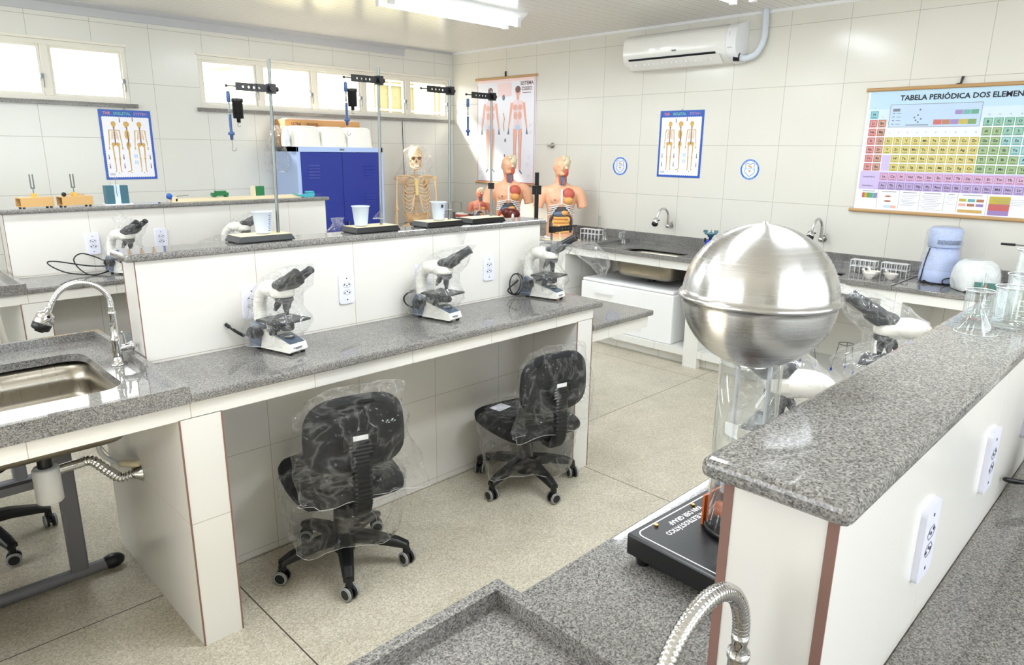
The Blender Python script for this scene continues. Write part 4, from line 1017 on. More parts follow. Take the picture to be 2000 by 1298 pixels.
def spring_balance(label, x, y, ztop, flip=False):
    t = thing('spring_balance', label, 'spring balance', (x, y, ztop), 0, 'blue spring balances hung from the stands')
    s = -1 if not flip else -1
    MB().tube([(0, 0, 0), (0.002, 0, -0.02)], 0.0008, 5).build('thread', M['white_ink'], t)
    b = MB(); b.lathe([(0.0, -0.018), (0.006, -0.02), (0.007, -0.024), (0.007, -0.055), (0.005, -0.057)], 14); b.build('cap', M['dyn_blue'], t)
    b = MB(); b.lathe([(0.0062, -0.05), (0.0062, -0.165), (0.005, -0.168)], 14); b.build('tube', M['acrylic'], t)
    b = MB(); b.lathe([(0.0, -0.055), (0.0035, -0.055), (0.0035, -0.095), (0.0, -0.095)], 10); b.build('spring', M['zinc'], t)
    b = MB(); b.lathe([(0.0, -0.1), (0.0055, -0.1), (0.0055, -0.16), (0.012, -0.164), (0.012, -0.171), (0.006, -0.175), (0.005, -0.19), (0.0, -0.19)], 14); b.build('barrel', M['dyn_blue'], t)
    b = MB(); b.tube([(0, 0, -0.19), (0.001, 0, -0.215)] + arc((0.006, 0, -0.222), 0.008, PI*0.8, PI*2.1, 10, (1, 0, 0), (0, 0, 1)), 0.0012, 6); b.build('hook', M['wire'], t)
    return t
def hanging_weight(label, x, y, ztop):
    t = thing('hanging_weight', label, 'weight', (x, y, ztop), 0, 'black weights hung from the stands')
    MB().tube([(-0.012, 0, 0.0), (0.0, 0, -0.028), (0.004, 0, -0.03)], 0.0007, 5).build('thread', M['ink'], t)
    MB().lathe([(0.0, -0.03), (0.021, -0.03), (0.021, -0.042), (0.0185, -0.043), (0.0185, -0.10), (0.007, -0.101), (0.007, -0.115), (0.0, -0.115)], 22).build('body', M['black_plastic'], t)
    MB().tube([(0, 0, -0.115)] + arc((0, 0, -0.124), 0.006, PI/2, PI*1.9, 9), 0.001, 6).build('hook', M['wire'], t)
    return t
ys = B2 + 0.068
st = [(1.222, 1.298, 1.975, 1.868), (1.735, 1.79, 1.985, 1.935), (2.115, 2.185, 1.965, 1.918), (2.395, 2.465, 1.935, 1.908)]
nm = ['leftmost of the four', 'second from the left, in front of the blue cabinet', 'third from the left, in front of the skeleton', 'fourth from the left, in front of the torsos']
for i, (px, rx, zt, za) in enumerate(st):
    lab_stand(f'laboratory stand with perforated black arm, {nm[i]}', px, ys, rx - px, zt, za, 0.012 if i != 3 else 0.0)
k = -0.178
spring_balance('blue spring balance with a hook on the leftmost stand', 1.298 - 0.16, ys - 0.011, 1.868)
spring_balance('blue spring balance hanging in front of the white tubs', 1.79 - 0.158, ys - 0.011, 1.935)
spring_balance('slim dark blue spring balance in front of the body chart', 2.465 - 0.165, ys - 0.011, 1.908)
hanging_weight('black cylinder weight hanging left of the leftmost rod', 1.298 - 0.128, ys - 0.011, 1.855)
hanging_weight('black cylinder weight hanging in front of the middle window pane', 1.79 - 0.128, ys - 0.011, 1.922)
# plastic cups
def cup(label, x, y, z, r=0.04, h=0.088, print_=True):
    t = thing('plastic_cup', label, 'cup', (x, y, z), 0, 'measuring cups on the stand bases')
    MB().lathe([(0.0, 0.001), (r*0.72, 0.001), (r*0.74, 0.004), (r*0.97, h - 0.004), (r*1.07, h - 0.002), (r*1.07, h + 0.001), (r*0.94, h - 0.003), (r*0.7, 0.006), (0, 0.005)], 32).build('body', M['cups'], t)
    if print_:
        m = MB(); 
        for q in range(9):
            a0 = math.radians(-58); zz = h*(0.12 + 0.085*q); rr = r*(0.74 + 0.23*zz/h)*1.012
            for j in range(3 if q % 2 else 5):
                a = a0 - j*0.05; m.box(rr*math.cos(a) - 0.0008, rr*math.cos(a) + 0.0008, rr*math.sin(a) - 0.0008, rr*math.sin(a) + 0.0008, zz, zz + 0.003)
        m.build('scale_print', M['print_blue'], t)
    return t
zp = SHELF + 0.0285
cup('translucent measuring cup on the leftmost stand base', 1.235, ys + 0.0, zp, 0.037, 0.085)
c2 = cup('translucent cup with a coiled ruler inside, on the second stand base', 1.685, ys + 0.0, zp, 0.038, 0.085, False)
m = MB()
for q in range(9): m.obox((-0.012 + 0.0035*q, -0.016, 0.072 - 0.0075*q), (0.014, 0.002, 0.004), Matrix.Rotation(0.5, 3, 'Y'))
m.build('spring_inside', M['wire'], c2)
c3 = cup('translucent measuring cup with blue scale on the third stand base', 2.12, ys + 0.0, zp, 0.037, 0.085)
MB().box(-0.012, 0.0, -0.0365, -0.035, 0.06, 0.074).build('code_print', M['ink'], c3)
film('plastic_bag', 'scrap of clear plastic tied to the second stand rod', [(0, 0, 0, 0.03, 0.012, 0), (0.0, 0, 0.015, 0.02, 0.016, 0.4), (0.005, 0, 0.03, 0.03, 0.01, 0.8), (0.01, 0, 0.04, 0.008, 0.006, 0.8)], (1.785, ys, SHELF + 0.055), 0, 0.006, 41)
film('plastic_bag', 'scrap of clear plastic tied to the third stand rod', [(0, 0, 0, 0.03, 0.012, 0), (0.0, 0, 0.015, 0.022, 0.016, 0.4), (0.005, 0, 0.03, 0.02, 0.01, 0.8), (0.01, 0, 0.04, 0.008, 0.006, 0.8)], (2.182, ys, SHELF + 0.075), 0, 0.006, 42)
tag(MB().box(-0.011, 0.011, -0.011, 0.011, 0, 0.03).build('rod_clip', M['black_plastic'], loc=(2.465, ys, SHELF + 0.165)), 'small black clip on the rod in front of the first torso', 'clip')
# optical post and clamp on the far side worktop
t = thing('optical_post', 'black square post with a sliding block in front of the second torso', 'post', (2.955, 2.77, 0.785))
MB().box(-0.05, 0.05, -0.05, 0.05, 0, 0.012).build('base', M['black_paint'], t)
MB().box(-0.011, 0.011, -0.006, 0.006, 0.012, 0.748).build('bar', M['black_paint'], t)
MB().box(-0.021, 0.021, -0.018, 0.018, 0.625, 0.675).build('slider', M['black_paint'], t, bevel=0.002)
t = thing('clamp_stand', 'galvanised rod with black perforated arm at the right end of the middle partition', 'stand', (2.925, 2.62, 0.785))
b = MB(); b.box(-0.03, 0.10, -0.06, 0.06, 0.0, 0.02); b.build('base_plate', M['black_paint'], t)
MB().cyl((0, 0, 0.02), (0, 0, 0.475), 0.0065, n=12).build('rod', M['zinc'], t)
b = MB(); perforated_arm(b, 0.01, 0.165, 0.425, 0.455, -0.013, -0.008, [0.05, 0.08, 0.11, 0.135], None); b.obox((0, -0.004, 0.44), (0.03, 0.026, 0.036)); b.build('clamp_arm', M['black_plastic'], t)
b = MB(); b.tube([(0.155, -0.01, 0.42), (0.16, -0.01, 0.446), (0.18, -0.01, 0.45), (0.205, -0.01, 0.45)], 0.004, 8); b.build('peg', M['black_plastic'], t)
t = thing('hanging_weight', 'black weight hanging above the bench end microscope', 'weight', (3.115, 2.61, 1.235))
MB().tube([(0.0, 0, 0), (-0.012, 0, -0.06), (0.016, 0, -0.06), (0.0, 0, 0)], 0.0012, 5).build('thread', M['ink'], t)
MB().lathe([(0.0, -0.09), (0.019, -0.09), (0.02, -0.06), (0.0, -0.06)], 20).build('body', M['black_plastic'], t)
film('plastic_bag', 'shred of film hanging under the third stand on the front of the partition', [(0, 0, -0.085, 0.012, 0.004, 0), (0.0, 0, -0.05, 0.018, 0.006, 0), (0, 0, 0.0, 0.028, 0.008, 0)], (2.19, B2 - 0.028, SHELF), 0, 0.003, 44, cap=False)

# ------------------------------------------------------------------ things on the back bench partition slab
yb_ = B3 + 0.068
def fork_box(label, x, mallet=False):
    t = thing('resonance_box', label, 'tuning fork box', (x, yb_, SHELF), math.radians(8), 'tuning forks on wooden boxes')
    b = MB(); L, W, H, k, z = 0.085, 0.042, 0.052, 0.005, 0.008
    b.box(-L, L, -W, W, z, z + k); b.box(-L, L, -W, W, z + H - k, z + H); b.box(-L, L, -W, -W + k, z + k, z + H - k); b.box(-L, L, W - k, W, z + k, z + H - k); b.box(L - k, L, -W + k, W - k, z + k, z + H - k)
    b.build('box', M['wood'], t)
    f = MB(); [f.cyl((sx*0.07, sy*0.03, 0), (sx*0.07, sy*0.03, 0.009), 0.007, n=10) for sx in (-1, 1) for sy in (-1, 1)]; f.build('foot', M['black_plastic'], t)
    MB().box(-0.012, 0.012, -0.012, 0.012, z + H, z + H + 0.022).build('block', mat('yellow_block', (222, 170, 70), 0.5), t)
    b = MB(); b.cyl((0, 0, z + H + 0.02), (0, 0, z + H + 0.05), 0.003)
    for s in (-1, 1): b.box(-0.0025 + s*0.008, 0.0025 + s*0.008, -0.004, 0.004, z + H + 0.052, z + H + 0.13)
    b.box(-0.0105, 0.0105, -0.004, 0.004, z + H + 0.048, z + H + 0.056)
    b.build('tuning_fork', M['zinc'], t)
    if mallet:
        q = MB(); q.cyl((-0.06, -0.02, z + H + 0.012), (0.06, 0.01, z + H + 0.006), 0.003); q.build('mallet_handle', M['wood'], t)
        q = MB(); q.ball((-0.064, -0.021, z + H + 0.013), 0.013); q.build('mallet_head', M['black_plastic'], t)
    return t
fork_box('wooden tuning fork resonance box at the left end of the back bench shelf', 0.915)
fork_box('wooden tuning fork box with a black mallet lying on it, right of the first', 1.12, True)
t = thing('electroscope', 'teal and pale blue upright box with wire on the back shelf below the poster', 'electroscope', (1.348, yb_, SHELF))
b = MB(); b.box(-0.062, -0.016, -0.03, 0.03, 0.006, 0.118); b.box(0.018, 0.064, -0.03, 0.03, 0.006, 0.118); b.build('side_panel', M['teal'], t)
MB().box(-0.016, 0.018, -0.026, 0.03, 0.006, 0.12).build('window', M['pale_board'], t)
b = MB(); b.tube([(0, -0.03, 0.05), (-0.004, -0.031, 0.08), (0, -0.028, 0.16)], 0.0016, 6); b.cyl((-0.01, -0.028, 0.158), (0.01, -0.028, 0.158), 0.0025); b.build('wire', M['wire'], t)
MB().box(-0.075, 0.08, -0.05, 0.05, 0, 0.006).build('base', M['white_plastic'], t)
t = thing('air_track', 'long cream rail with a blue ball pulley lying on the back bench shelf', 'rail', (2.1, yb_ + 0.01, SHELF))
b = MB(); b.box(-0.40, 0.50, -0.02, 0.02, 0.004, 0.022); b.box(-0.40, 0.50, -0.026, 0.026, 0.0, 0.006); b.build('rail', M['cream'], t)
b = MB(); b.ball((-0.435, -0.005, 0.038), 0.02, 16, 10); b.cyl((-0.435, -0.005, 0.03), (-0.41, -0.005, 0.012), 0.006); b.build('pulley', M['ball_blue'], t)
MB().box(-0.425, -0.39, -0.02, 0.02, 0.0, 0.034).build('end_block', M['cream'], t)
MB().cyl((-0.39, 0, 0.036), (-0.31, 0, 0.04), 0.002).build('axle', M['wire'], t)
zt_ = SHELF + 0.022
t = thing('toy_cart', 'small green wheeled cart on the cream rail', 'cart', (2.0, yb_ + 0.01, zt_))
b = MB(); b.box(-0.055, 0.055, -0.022, 0.022, 0.008, 0.03); b.box(-0.03, 0.04, -0.02, 0.02, 0.03, 0.042); b.build('body', M['green'], t, bevel=0.002)
b = MB(); [b.cyl((sx, -0.024, 0.008), (sx, 0.024, 0.008), 0.008, n=12) for sx in (-0.04, 0.04)]; b.build('wheel', M['green'], t)
MB().cyl((-0.035, 0, 0.03), (-0.035, 0, 0.052), 0.002).build('pin', M['wire'], t)
t = thing('block', 'green and cream square block standing on the cream rail', 'block', (2.27, yb_ + 0.01, zt_))
MB().box(-0.02, 0.045, -0.02, 0.02, 0, 0.066).build('green_panel', M['green'], t); MB().box(-0.04, -0.02, -0.02, 0.02, 0, 0.068).build('cream_panel', M['cream'], t)
t = thing('clamp', 'turquoise plastic clamp at the right end of the back bench shelf', 'clamp', (2.63, yb_, SHELF))
b = MB(); b.prism([(-0.09, 0.03), (-0.06, 0.01), (0.0, 0.0), (0.075, 0.0), (0.08, 0.03), (0.03, 0.034), (0.02, 0.022), (-0.04, 0.02)], -0.018, 0.018, T=lambda x, y, z: (x, z, y)); b.build('jaw', M['cyan'], t, bevel=0.002)
MB().box(0.015, 0.075, -0.02, 0.02, 0.03, 0.042).build('grip', M['cyan'], t, bevel=0.004)
# ------------------------------------------------------------------ steel cabinet and what stands on it
t = thing('steel_cabinet', 'pale blue steel cabinet with two deep blue louvred doors at the back wall', 'cabinet', (3.635, 6.19, 0))
W, D, H = 0.465, 0.235, 1.665
b = MB(); b.box(-W, -W + 0.02, -D, D, 0.04, H); b.box(W - 0.02, W, -D, D, 0.04, H); b.box(-W, W, D - 0.02, D, 0.04, H); b.box(-W, W, -D, D, H - 0.045, H); b.box(-W, W, -D, D, 0.04, 0.09)
b.box(-W + 0.01, W - 0.01, -D + 0.02, D, 0.0, 0.04); b.box(-W + 0.02, -W + 0.035, -D, -D + 0.03, 0.09, H - 0.045); b.box(W - 0.035, W - 0.02, -D, -D + 0.03, 0.09, H - 0.045)
b.build('body', M['blue_frame'], t, bevel=0.002)
for s in (-1, 1):
    a, c = (-W + 0.037, -0.002) if s < 0 else (0.002, W - 0.037)
    d = MB().box(a, c, -D - 0.002, -D + 0.016, 0.093, H - 0.048).build('door', M['blue_door'], t, bevel=0.002)
    l = MB()
    for zg in (1.38, 1.12, 0.5):
        for k in range(5):
            zz = zg + 0.028*k; cx = -0.30 if s < 0 else 0.30
            l.prism([(0, 0), (-0.006, -0.002), (-0.001, 0.012)], cx - 0.06, cx + 0.06, T=lambda u, v, q: (q, -D - 0.002 + u, zz + v))
    l.build('louvre', M['blue_door'], d)
q = MB(); q.box(0.02, 0.035, -D - 0.03, -D - 0.002, 0.85, 0.97); q.build('handle', M['zinc'], t)
MB().box(-0.02, 0.03, -D - 0.0015, -D, H - 0.03, H - 0.014).build('name_plate', M['zinc'], t)
for i, (x, wd, rot) in enumerate(((3.30, 0.285, 0.05), (3.58, 0.27, -0.02), (3.86, 0.28, -0.06))):
    t = thing('storage_tub', ['white translucent tub upside down on the cabinet, left one', 'white translucent tub upside down on the cabinet, middle one', 'white translucent tub upside down on the cabinet, right one'][i], 'tub', (x, 6.06, 1.665), rot, 'tubs on top of the cabinet')
    h = 0.185; rings = []
    for z, k in ((0.0, 1.04), (0.012, 1.04), (0.0125, 1.0), (h*0.55, 0.94), (h*0.86, 0.90), (h*0.97, 0.80), (h, 0.62)):
        rings.append([V((x_*k, y_*k, z)) for x_, y_ in rrect(-wd/2, wd/2, -0.10, 0.10, 0.04, 5)])
    b = MB(); b.loft(rings[2:], 0, False, True, True); b.build('shell', M['tub'], t)
    b = MB(); b.loft(rings[:3], 0, True, False, False); b.build('rim', M['tub'], t)
t = thing('carton', 'long brown cardboard carton lying behind the white tubs on the cabinet', 'carton', (3.6, 6.29, 1.665))
MB().box(-0.40, 0.40, -0.10, 0.10, 0.0, 0.245).build('box', M['cardboard'], t, bevel=0.003)
b = MB()
for k, s in enumerate(('ULTRA', 'SENSIVEL')):
    vs, fs = text_mesh(s, 0.032, Matrix(((1, 0, 0, -0.29 + 0.17*k), (0, 0, -1, -0.1006), (0, 1, 0, 0.205), (0, 0, 0, 1))), bold=0.001); b.add(vs, fs)
b.build('print', M['carton_mark'], t)
tag(MB().box(-0.37, 0.35, -0.08, 0.08, 0, 0.01).build('paper_bundle', mat('pale_pink_paper', (236, 218, 210), 0.8), loc=(3.6, 6.29, 1.911)), 'pale pink sheets lying on the long carton above the cabinet', 'papers')
film('plastic_bag', 'crumpled clear bag hanging down the left side of the blue cabinet', [(0.0, 0, -0.26, 0.07, 0.10, 0), (0.0, 0, -0.16, 0.09, 0.13, 0), (0, 0, -0.04, 0.08, 0.12, 0), (0.03, 0, 0.06, 0.07, 0.10, 0), (0.06, 0, 0.15, 0.05, 0.06, 0)], (3.08, 6.15, 1.70), 0, 0.02, 51)
film('plastic_bag', 'white crumpled bag at the left of the tubs on the cabinet', [(0, 0, 0.0, 0.03, 0.05, 0), (0, 0, 0.07, 0.032, 0.06, 0), (0.0, 0, 0.14, 0.02, 0.04, 0), (0.01, 0, 0.17, 0.008, 0.01, 0)], (3.128, 6.05, 1.668), 0, 0.006, 52, mname='wrap')

# ------------------------------------------------------------------ skeleton
def skeleton():
    t = thing('skeleton_model', 'life-size plastic skeleton model standing at the back wall right of the cabinet', 'skeleton', (4.49, 5.935, 0), math.radians(-32))
    # faces local -y ; heights in metres
    bn = M['bone']
    b = MB(); b.ball((0, 0.01, 1.60), (0.072, 0.092, 0.085), 24, 16); b.ball((0, -0.055, 1.535), (0.052, 0.04, 0.05), 16, 10); b.ball((0, -0.062, 1.585), (0.055, 0.03, 0.016), 14, 8)
    for s in (-1, 1): b.ball((s*0.05, -0.045, 1.55), (0.014, 0.03, 0.012), 10, 8)
    sk = b.build('skull', bn, t)
    b = MB()
    for s in (-1, 1): b.ball((s*0.031, -0.082, 1.567), (0.020, 0.016, 0.018), 14, 10)
    b.prism([(-0.012, 1.525), (0.012, 1.525), (0.0, 1.553)], -0.103, -0.08, T=lambda x, y, z: (x, z, y))
    b.build('eye_socket', M['dark_bone'], sk)
    b = MB(); p = [(-0.052, -0.02, 1.525), (-0.048, -0.03, 1.487), (-0.028, -0.08, 1.468), (0, -0.092, 1.465), (0.028, -0.08, 1.468), (0.048, -0.03, 1.487), (0.052, -0.02, 1.525)]
    b.tube(spline(p, 5), 0.0125, 8); b.build('jaw', bn, t)
    b = MB(); b.box(-0.025, 0.025, -0.098, -0.085, 1.484, 1.502); b.build('teeth', M['porcelain'], sk)
    for i in range(24):
        f = i/23; z = 0.99 + f*0.47; y = 0.045 - 0.035*math.sin(f*PI*2 + 0.4) + 0.015*f; r = 0.024 - 0.009*f
        v = MB(); v.cyl((0, y, z - 0.0075), (0, y, z + 0.0065), r, n=14); v.box(-r*1.7, r*1.7, y + r*0.4, y + r*0.8, z - 0.003, z + 0.004); v.obox((0, y + r*1.4, z - 0.006), (0.006, r*1.6, 0.01))
        v.build('vertebra', bn if i < 17 else bn, t)
    MB().prism([(-0.014, 1.20), (0.014, 1.20), (0.016, 1.30), (0.026, 1.365), (-0.026, 1.365), (-0.016, 1.30)], -0.098, -0.088, T=lambda x, y, z: (x, z + (y - 1.2)*0.25, y)).build('sternum', M['cartilage'], t, bevel=0.003)
    for k in range(11):
        zt = 1.395 - k*0.027; wd = (0.075, 0.105, 0.122, 0.132, 0.138, 0.141, 0.142, 0.14, 0.136, 0.128, 0.115)[k]; drop = 0.06 + 0.011*k
        for s in (-1, 1):
            pts = [V((s*0.02, 0.05, zt)), V((s*wd*0.75, 0.075, zt - 0.01)), V((s*wd, 0.01, zt - drop*0.5)), V((s*wd*0.82, -0.06, zt - drop*0.95))]
            if k < 9: pts += [V((s*wd*0.45, -0.088, zt - drop)), V((s*0.02, -0.092 + 0.001*k, max(zt - drop*0.62 - 0.01*(k > 5), 1.205) if k > 4 else zt - drop*0.8))]
            q = spline(pts, 5); b = MB(); b.tube(q, 0.0058, 6); b.build('rib', bn, t)
    for s in (-1, 1):
        MB().tube(spline([(s*0.02, -0.065, 1.372), (s*0.09, -0.06, 1.392), (s*0.175, -0.01, 1.385)], 6), 0.0085, 8).build('collarbone', bn, t)
        MB().prism([(s*0.08, 1.38), (s*0.175, 1.385), (s*0.165, 1.35), (s*0.11, 1.235), (s*0.085, 1.27)], 0.085, 0.095, T=lambda x, y, z: (x, z, y)).build('shoulder_blade', bn, t)
        b = MB(); b.ball((s*0.195, 0.0, 1.362), 0.026, 14, 10); b.tube(spline([(s*0.198, 0, 1.355), (s*0.205, 0, 1.2), (s*0.208, 0, 1.06)], 5), [0.016, 0.014, 0.0125, 0.012, 0.0115, 0.0115, 0.0115, 0.012, 0.013, 0.016, 0.02], 10); b.build('humerus', bn, t)
        b = MB(); b.ball((s*0.208, 0, 1.045), (0.026, 0.02, 0.018), 12, 8)
        b.tube([(s*0.214, -0.004, 1.04), (s*0.222, -0.01, 0.92), (s*0.226, -0.01, 0.80)], [0.011, 0.008, 0.011], 8); b.tube([(s*0.202, 0.004, 1.05), (s*0.204, 0.0, 0.92), (s*0.206, -0.005, 0.80)], [0.012, 0.008, 0.009], 8); b.build('forearm', bn, t)
        b = MB(); b.ball((s*0.217, -0.01, 0.78), (0.022, 0.012, 0.02), 12, 8)
        for f in range(5):
            x = 0.200 + 0.0085*f; L = (0.09, 0.13, 0.14, 0.132, 0.11)[f]
            b.tube([(s*x, -0.012, 0.765), (s*(x + 0.0015*(f - 2)), -0.016, 0.765 - L*0.5), (s*(x + 0.002*(f - 2)), -0.026, 0.765 - L)], [0.006, 0.005, 0.004], 6)
        b.build('hand', bn, t)
        b = MB(); rings = []
        for a in range(9):
            u = a/8; ang = -0.3 + 2.0*u
            rings.append([V((s*(0.035 + 0.105*math.sin(u*PI*0.62) + q_*0.0), 0.07 - 0.12*u, 0.94 + 0.075*math.sin(PI*(0.25 + 0.55*u)) + 0.0)) + V((s*0.0, 0.0, 0.0)) + o for q_, o in ((0, V((0, 0.006, 0.0))), (0, V((s*-0.045, 0.006, -0.10))), (0, V((s*-0.045, -0.006, -0.10))), (0, V((0, -0.006, 0.0))))])
        b.loft(rings, 0, True, True, True)
        b.tube(spline([(s*0.095, 0.0, 0.90), (s*0.075, -0.03, 0.86), (s*0.03, -0.06, 0.865), (s*0.004, -0.062, 0.868)], 5), 0.013, 8); b.tube(spline([(s*0.085, 0.02, 0.88), (s*0.06, 0.0, 0.80), (s*0.025, -0.045, 0.845)], 5), 0.014, 8)
        b.build('hip_bone', bn, t)
        b = MB(); b.ball((s*0.098, -0.01, 0.885), 0.025, 14, 10); b.tube(spline([(s*0.10, -0.01, 0.885), (s*0.145, 0.0, 0.86), (s*0.135, 0, 0.80), (s*0.105, 0, 0.62), (s*0.085, 0, 0.48)], 6), 0.0165, 10); b.ball((s*0.083, 0, 0.47), (0.036, 0.03, 0.025), 14, 8); b.build('femur', bn, t)
        b = MB(); b.ball((s*0.082, -0.002, 0.435), (0.034, 0.026, 0.02), 12, 8); b.tube([(s*0.08, 0, 0.43), (s*0.08, 0, 0.25), (s*0.082, 0, 0.08)], [0.02, 0.014, 0.018], 10); b.tube([(s*0.11, 0.012, 0.41), (s*0.108, 0.012, 0.25), (s*0.105, 0.01, 0.08)], 0.008, 8); b.ball((s*0.082, -0.04, 0.435), (0.018, 0.01, 0.02), 10, 8); b.build('shin', bn, t)
        b = MB(); b.ball((s*0.085, 0.03, 0.05), (0.022, 0.04, 0.03), 12, 8)
        for f in range(5): b.tube([(s*(0.07 + 0.008*f), 0.0, 0.055), (s*(0.062 + 0.013*f), -0.09, 0.04), (s*(0.058 + 0.016*f), -0.15 + 0.008*f, 0.03)], [0.008, 0.007, 0.006], 6)
        b.build('foot', bn, t)
    MB().prism([(-0.045, 0.99), (0.045, 0.99), (0.03, 0.92), (0.0, 0.86), (-0.03, 0.92)], 0.05, 0.066, T=lambda x, y, z: (x, z, y)).build('sacrum', bn, t)
    b = MB(); b.cyl((0, 0.10, 0.02), (0, 0.10, 0.98), 0.011); b.cyl((0, 0.10, 0.95), (0, 0.055, 0.95), 0.009); b.lathe([(0.0, 0.0), (0.15, 0.0), (0.15, 0.02), (0.0, 0.024)], 28, (0, 0.03, 0)); b.build('stand', M['zinc'], t)
    return t
skeleton()
film('plastic_bag', 'clear plastic bag over the skull and shoulders of the skeleton', [(-0.02, 0, 1.36, 0.20, 0.11, 0), (-0.01, 0, 1.42, 0.17, 0.12, 0), (0.02, 0.0, 1.50, 0.155, 0.125, 0), (0.02, 0, 1.58, 0.14, 0.12, 0), (0.0, 0, 1.65, 0.105, 0.105, 0), (0, 0, 1.698, 0.05, 0.05, 0), (0, 0, 1.703, 0.01, 0.01, 0)], (4.49, 5.935, 0), math.radians(-32), 0.012, 61)

# ------------------------------------------------------------------ torso models
def torso(label, loc, rz, k, small=False, liver=True, mirror=False):
    """anatomical torso, faces local -y; k = scale, height 0.745*k"""
    t = thing('torso_model', label, 'torso', loc, rz, 'anatomical torso models')
    sk = M['skin_pale'] if small else M['skin']
    S = Matrix.Scale(k, 4)
    b = MB(S); n = 28
    prof = [(0.0, 0.120, 0.085, 0.0), (0.03, 0.13, 0.09, 0.0), (0.10, 0.128, 0.088, 0.0), (0.17, 0.118, 0.080, 0.002), (0.24, 0.122, 0.085, 0.002), (0.31, 0.138, 0.092, 0.004), (0.37, 0.152, 0.094, 0.006), (0.42, 0.165, 0.088, 0.01), (0.455, 0.150, 0.076, 0.014), (0.485, 0.095, 0.062, 0.018), (0.505, 0.058, 0.054, 0.018), (0.53, 0.050, 0.050, 0.014), (0.56, 0.050, 0.052, 0.008), (0.575, 0.054, 0.062, -0.002), (0.60, 0.060, 0.072, -0.006), (0.63, 0.066, 0.080, -0.004), (0.67, 0.068, 0.084, 0.0), (0.70, 0.062, 0.078, 0.004), (0.725, 0.045, 0.056, 0.006), (0.742, 0.018, 0.022, 0.006)]
    b.loft([[V((rx*(abs(math.cos(2*PI*i/n))**0.85)*(1 if math.cos(2*PI*i/n) > 0 else -1), cy + ry*math.sin(2*PI*i/n), z)) for i in range(n)] for z, rx, ry, cy in prof], 0)
    for s in (-1, 1):
        b.tube(spline([(s*0.11, 0.012, 0.425), (s*0.165, 0.012, 0.405), (s*0.195, 0.008, 0.35), (s*0.212, 0.004, 0.275)], 5), [0.056, 0.058, 0.059, 0.06, 0.06, 0.059, 0.058, 0.057, 0.056, 0.055, 0.053, 0.052, 0.051, 0.05, 0.049, 0.048], 16)
        b.ball((s*0.066, 0.0, 0.64), (0.012, 0.02, 0.03), 10, 8)
        b.ball((s*0.06, -0.075, 0.355), (0.05, 0.022, 0.035), 14, 10)
    b.ball((0, -0.088, 0.635), (0.012, 0.018, 0.024), 10, 8); b.ball((0, -0.076, 0.585), (0.03, 0.016, 0.016), 12, 8); b.ball((0, -0.074, 0.658), (0.05, 0.014, 0.01), 12, 8)
    body = b.build('body', sk, t, remesh=0.006*k)
    g = -1 if mirror else 1
    # dissected half of the head: brain and face muscles
    q = MB(S); q.ball((g*0.034, -0.012, 0.69), (0.046, 0.078, 0.056), 18, 12); 
    for i in range(14): a = i*0.9; q.ball((g*(0.04 + 0.03*math.cos(a)), -0.02 + 0.06*math.sin(a*1.3), 0.70 + 0.035*math.sin(a*0.7)), (0.018, 0.02, 0.016), 8, 6)
    q.build('brain', M['brain'], t)
    q = MB(S); q.ball((g*0.034, -0.052, 0.60), (0.028, 0.034, 0.045), 14, 10); q.build('face_muscle', M['muscle'], t)
    q = MB(S); q.ball((g*0.036, -0.083, 0.640), 0.013, 12, 8); q.build('eyeball', M['porcelain'], t)
    q = MB(S); q.ball((g*0.012, -0.028, 0.53), (0.038, 0.034, 0.062), 16, 10); q.tube([(0.01, -0.055, 0.565), (0.014, -0.058, 0.48)], 0.010, 8); q.build('neck_vessels', M['blue_organ'], t)
    q = MB(S); q.tube([(g*0.028, -0.048, 0.575), (g*0.022, -0.058, 0.49)], 0.009, 8); q.tube([(-g*0.022, -0.045, 0.565), (-g*0.012, -0.056, 0.49)], 0.009, 8); q.build('neck_muscle', M['muscle'], t)
    # chest
    q = MB(S); q.ball((g*0.062, -0.062, 0.40), (0.062, 0.034, 0.06), 18, 12); q.build('chest_muscle', M['muscle'], t)
    q = MB(S); q.ball((g*0.064, -0.084, 0.345), (0.045, 0.028, 0.036), 16, 10); q.build('breast_tissue', M['orange_organ'], t)
    q = MB(S); [q.ball((s*0.066, -0.104, 0.352), (0.008, 0.006, 0.008), 10, 6) for s in ((-1, 1) if not small else (-g,))]; q.build('nipple', M['muscle'], t)
    q = MB(S); q.box(-0.008, 0.008, -0.098, -0.08, 0.31, 0.45); q.build('sternum', M['rib'], t)
    for i in range(5):
        for s in (-1, 1):
            z = 0.315 - 0.020*i
            q = MB(S); q.tube(spline([(s*(0.012 + 0.017*i), -0.099 + 0.003*i, z), (s*(0.06 + 0.008*i), -0.096, z - 0.012), (s*(0.108 + 0.003*i), -0.06, z - 0.022)], 5), 0.0058, 6); q.build('rib', M['rib'], t)
    q = MB(S); q.ball((0, -0.058, 0.255), (0.092, 0.036, 0.055), 18, 10); q.build('diaphragm', M['dark_organ'], t)
    q = MB(S); q.ball((g*-0.02, -0.078, 0.225), (0.07, 0.026, 0.026), 16, 10); q.build('liver_lobe', M['blue_organ'], t)
    q = MB(S); q.ball((g*0.03, -0.084, 0.232), (0.04, 0.024, 0.024), 14, 8); q.build('stomach', M['orange_organ'], t)
    q = MB(S); pts = []
    for r_ in range(5):
        z = 0.185 - r_*0.032; xs = [-0.068, -0.034, 0, 0.034, 0.068]
        for x in (xs if r_ % 2 == 0 else xs[::-1]): pts.append((x, -0.080 - 0.008*math.cos(x*30), z + 0.006*math.sin(x*90)))
    q.tube(spline(pts, 4), 0.0165, 8); q.build('intestine', M['orange_organ'] if not liver else M['skin'], t)
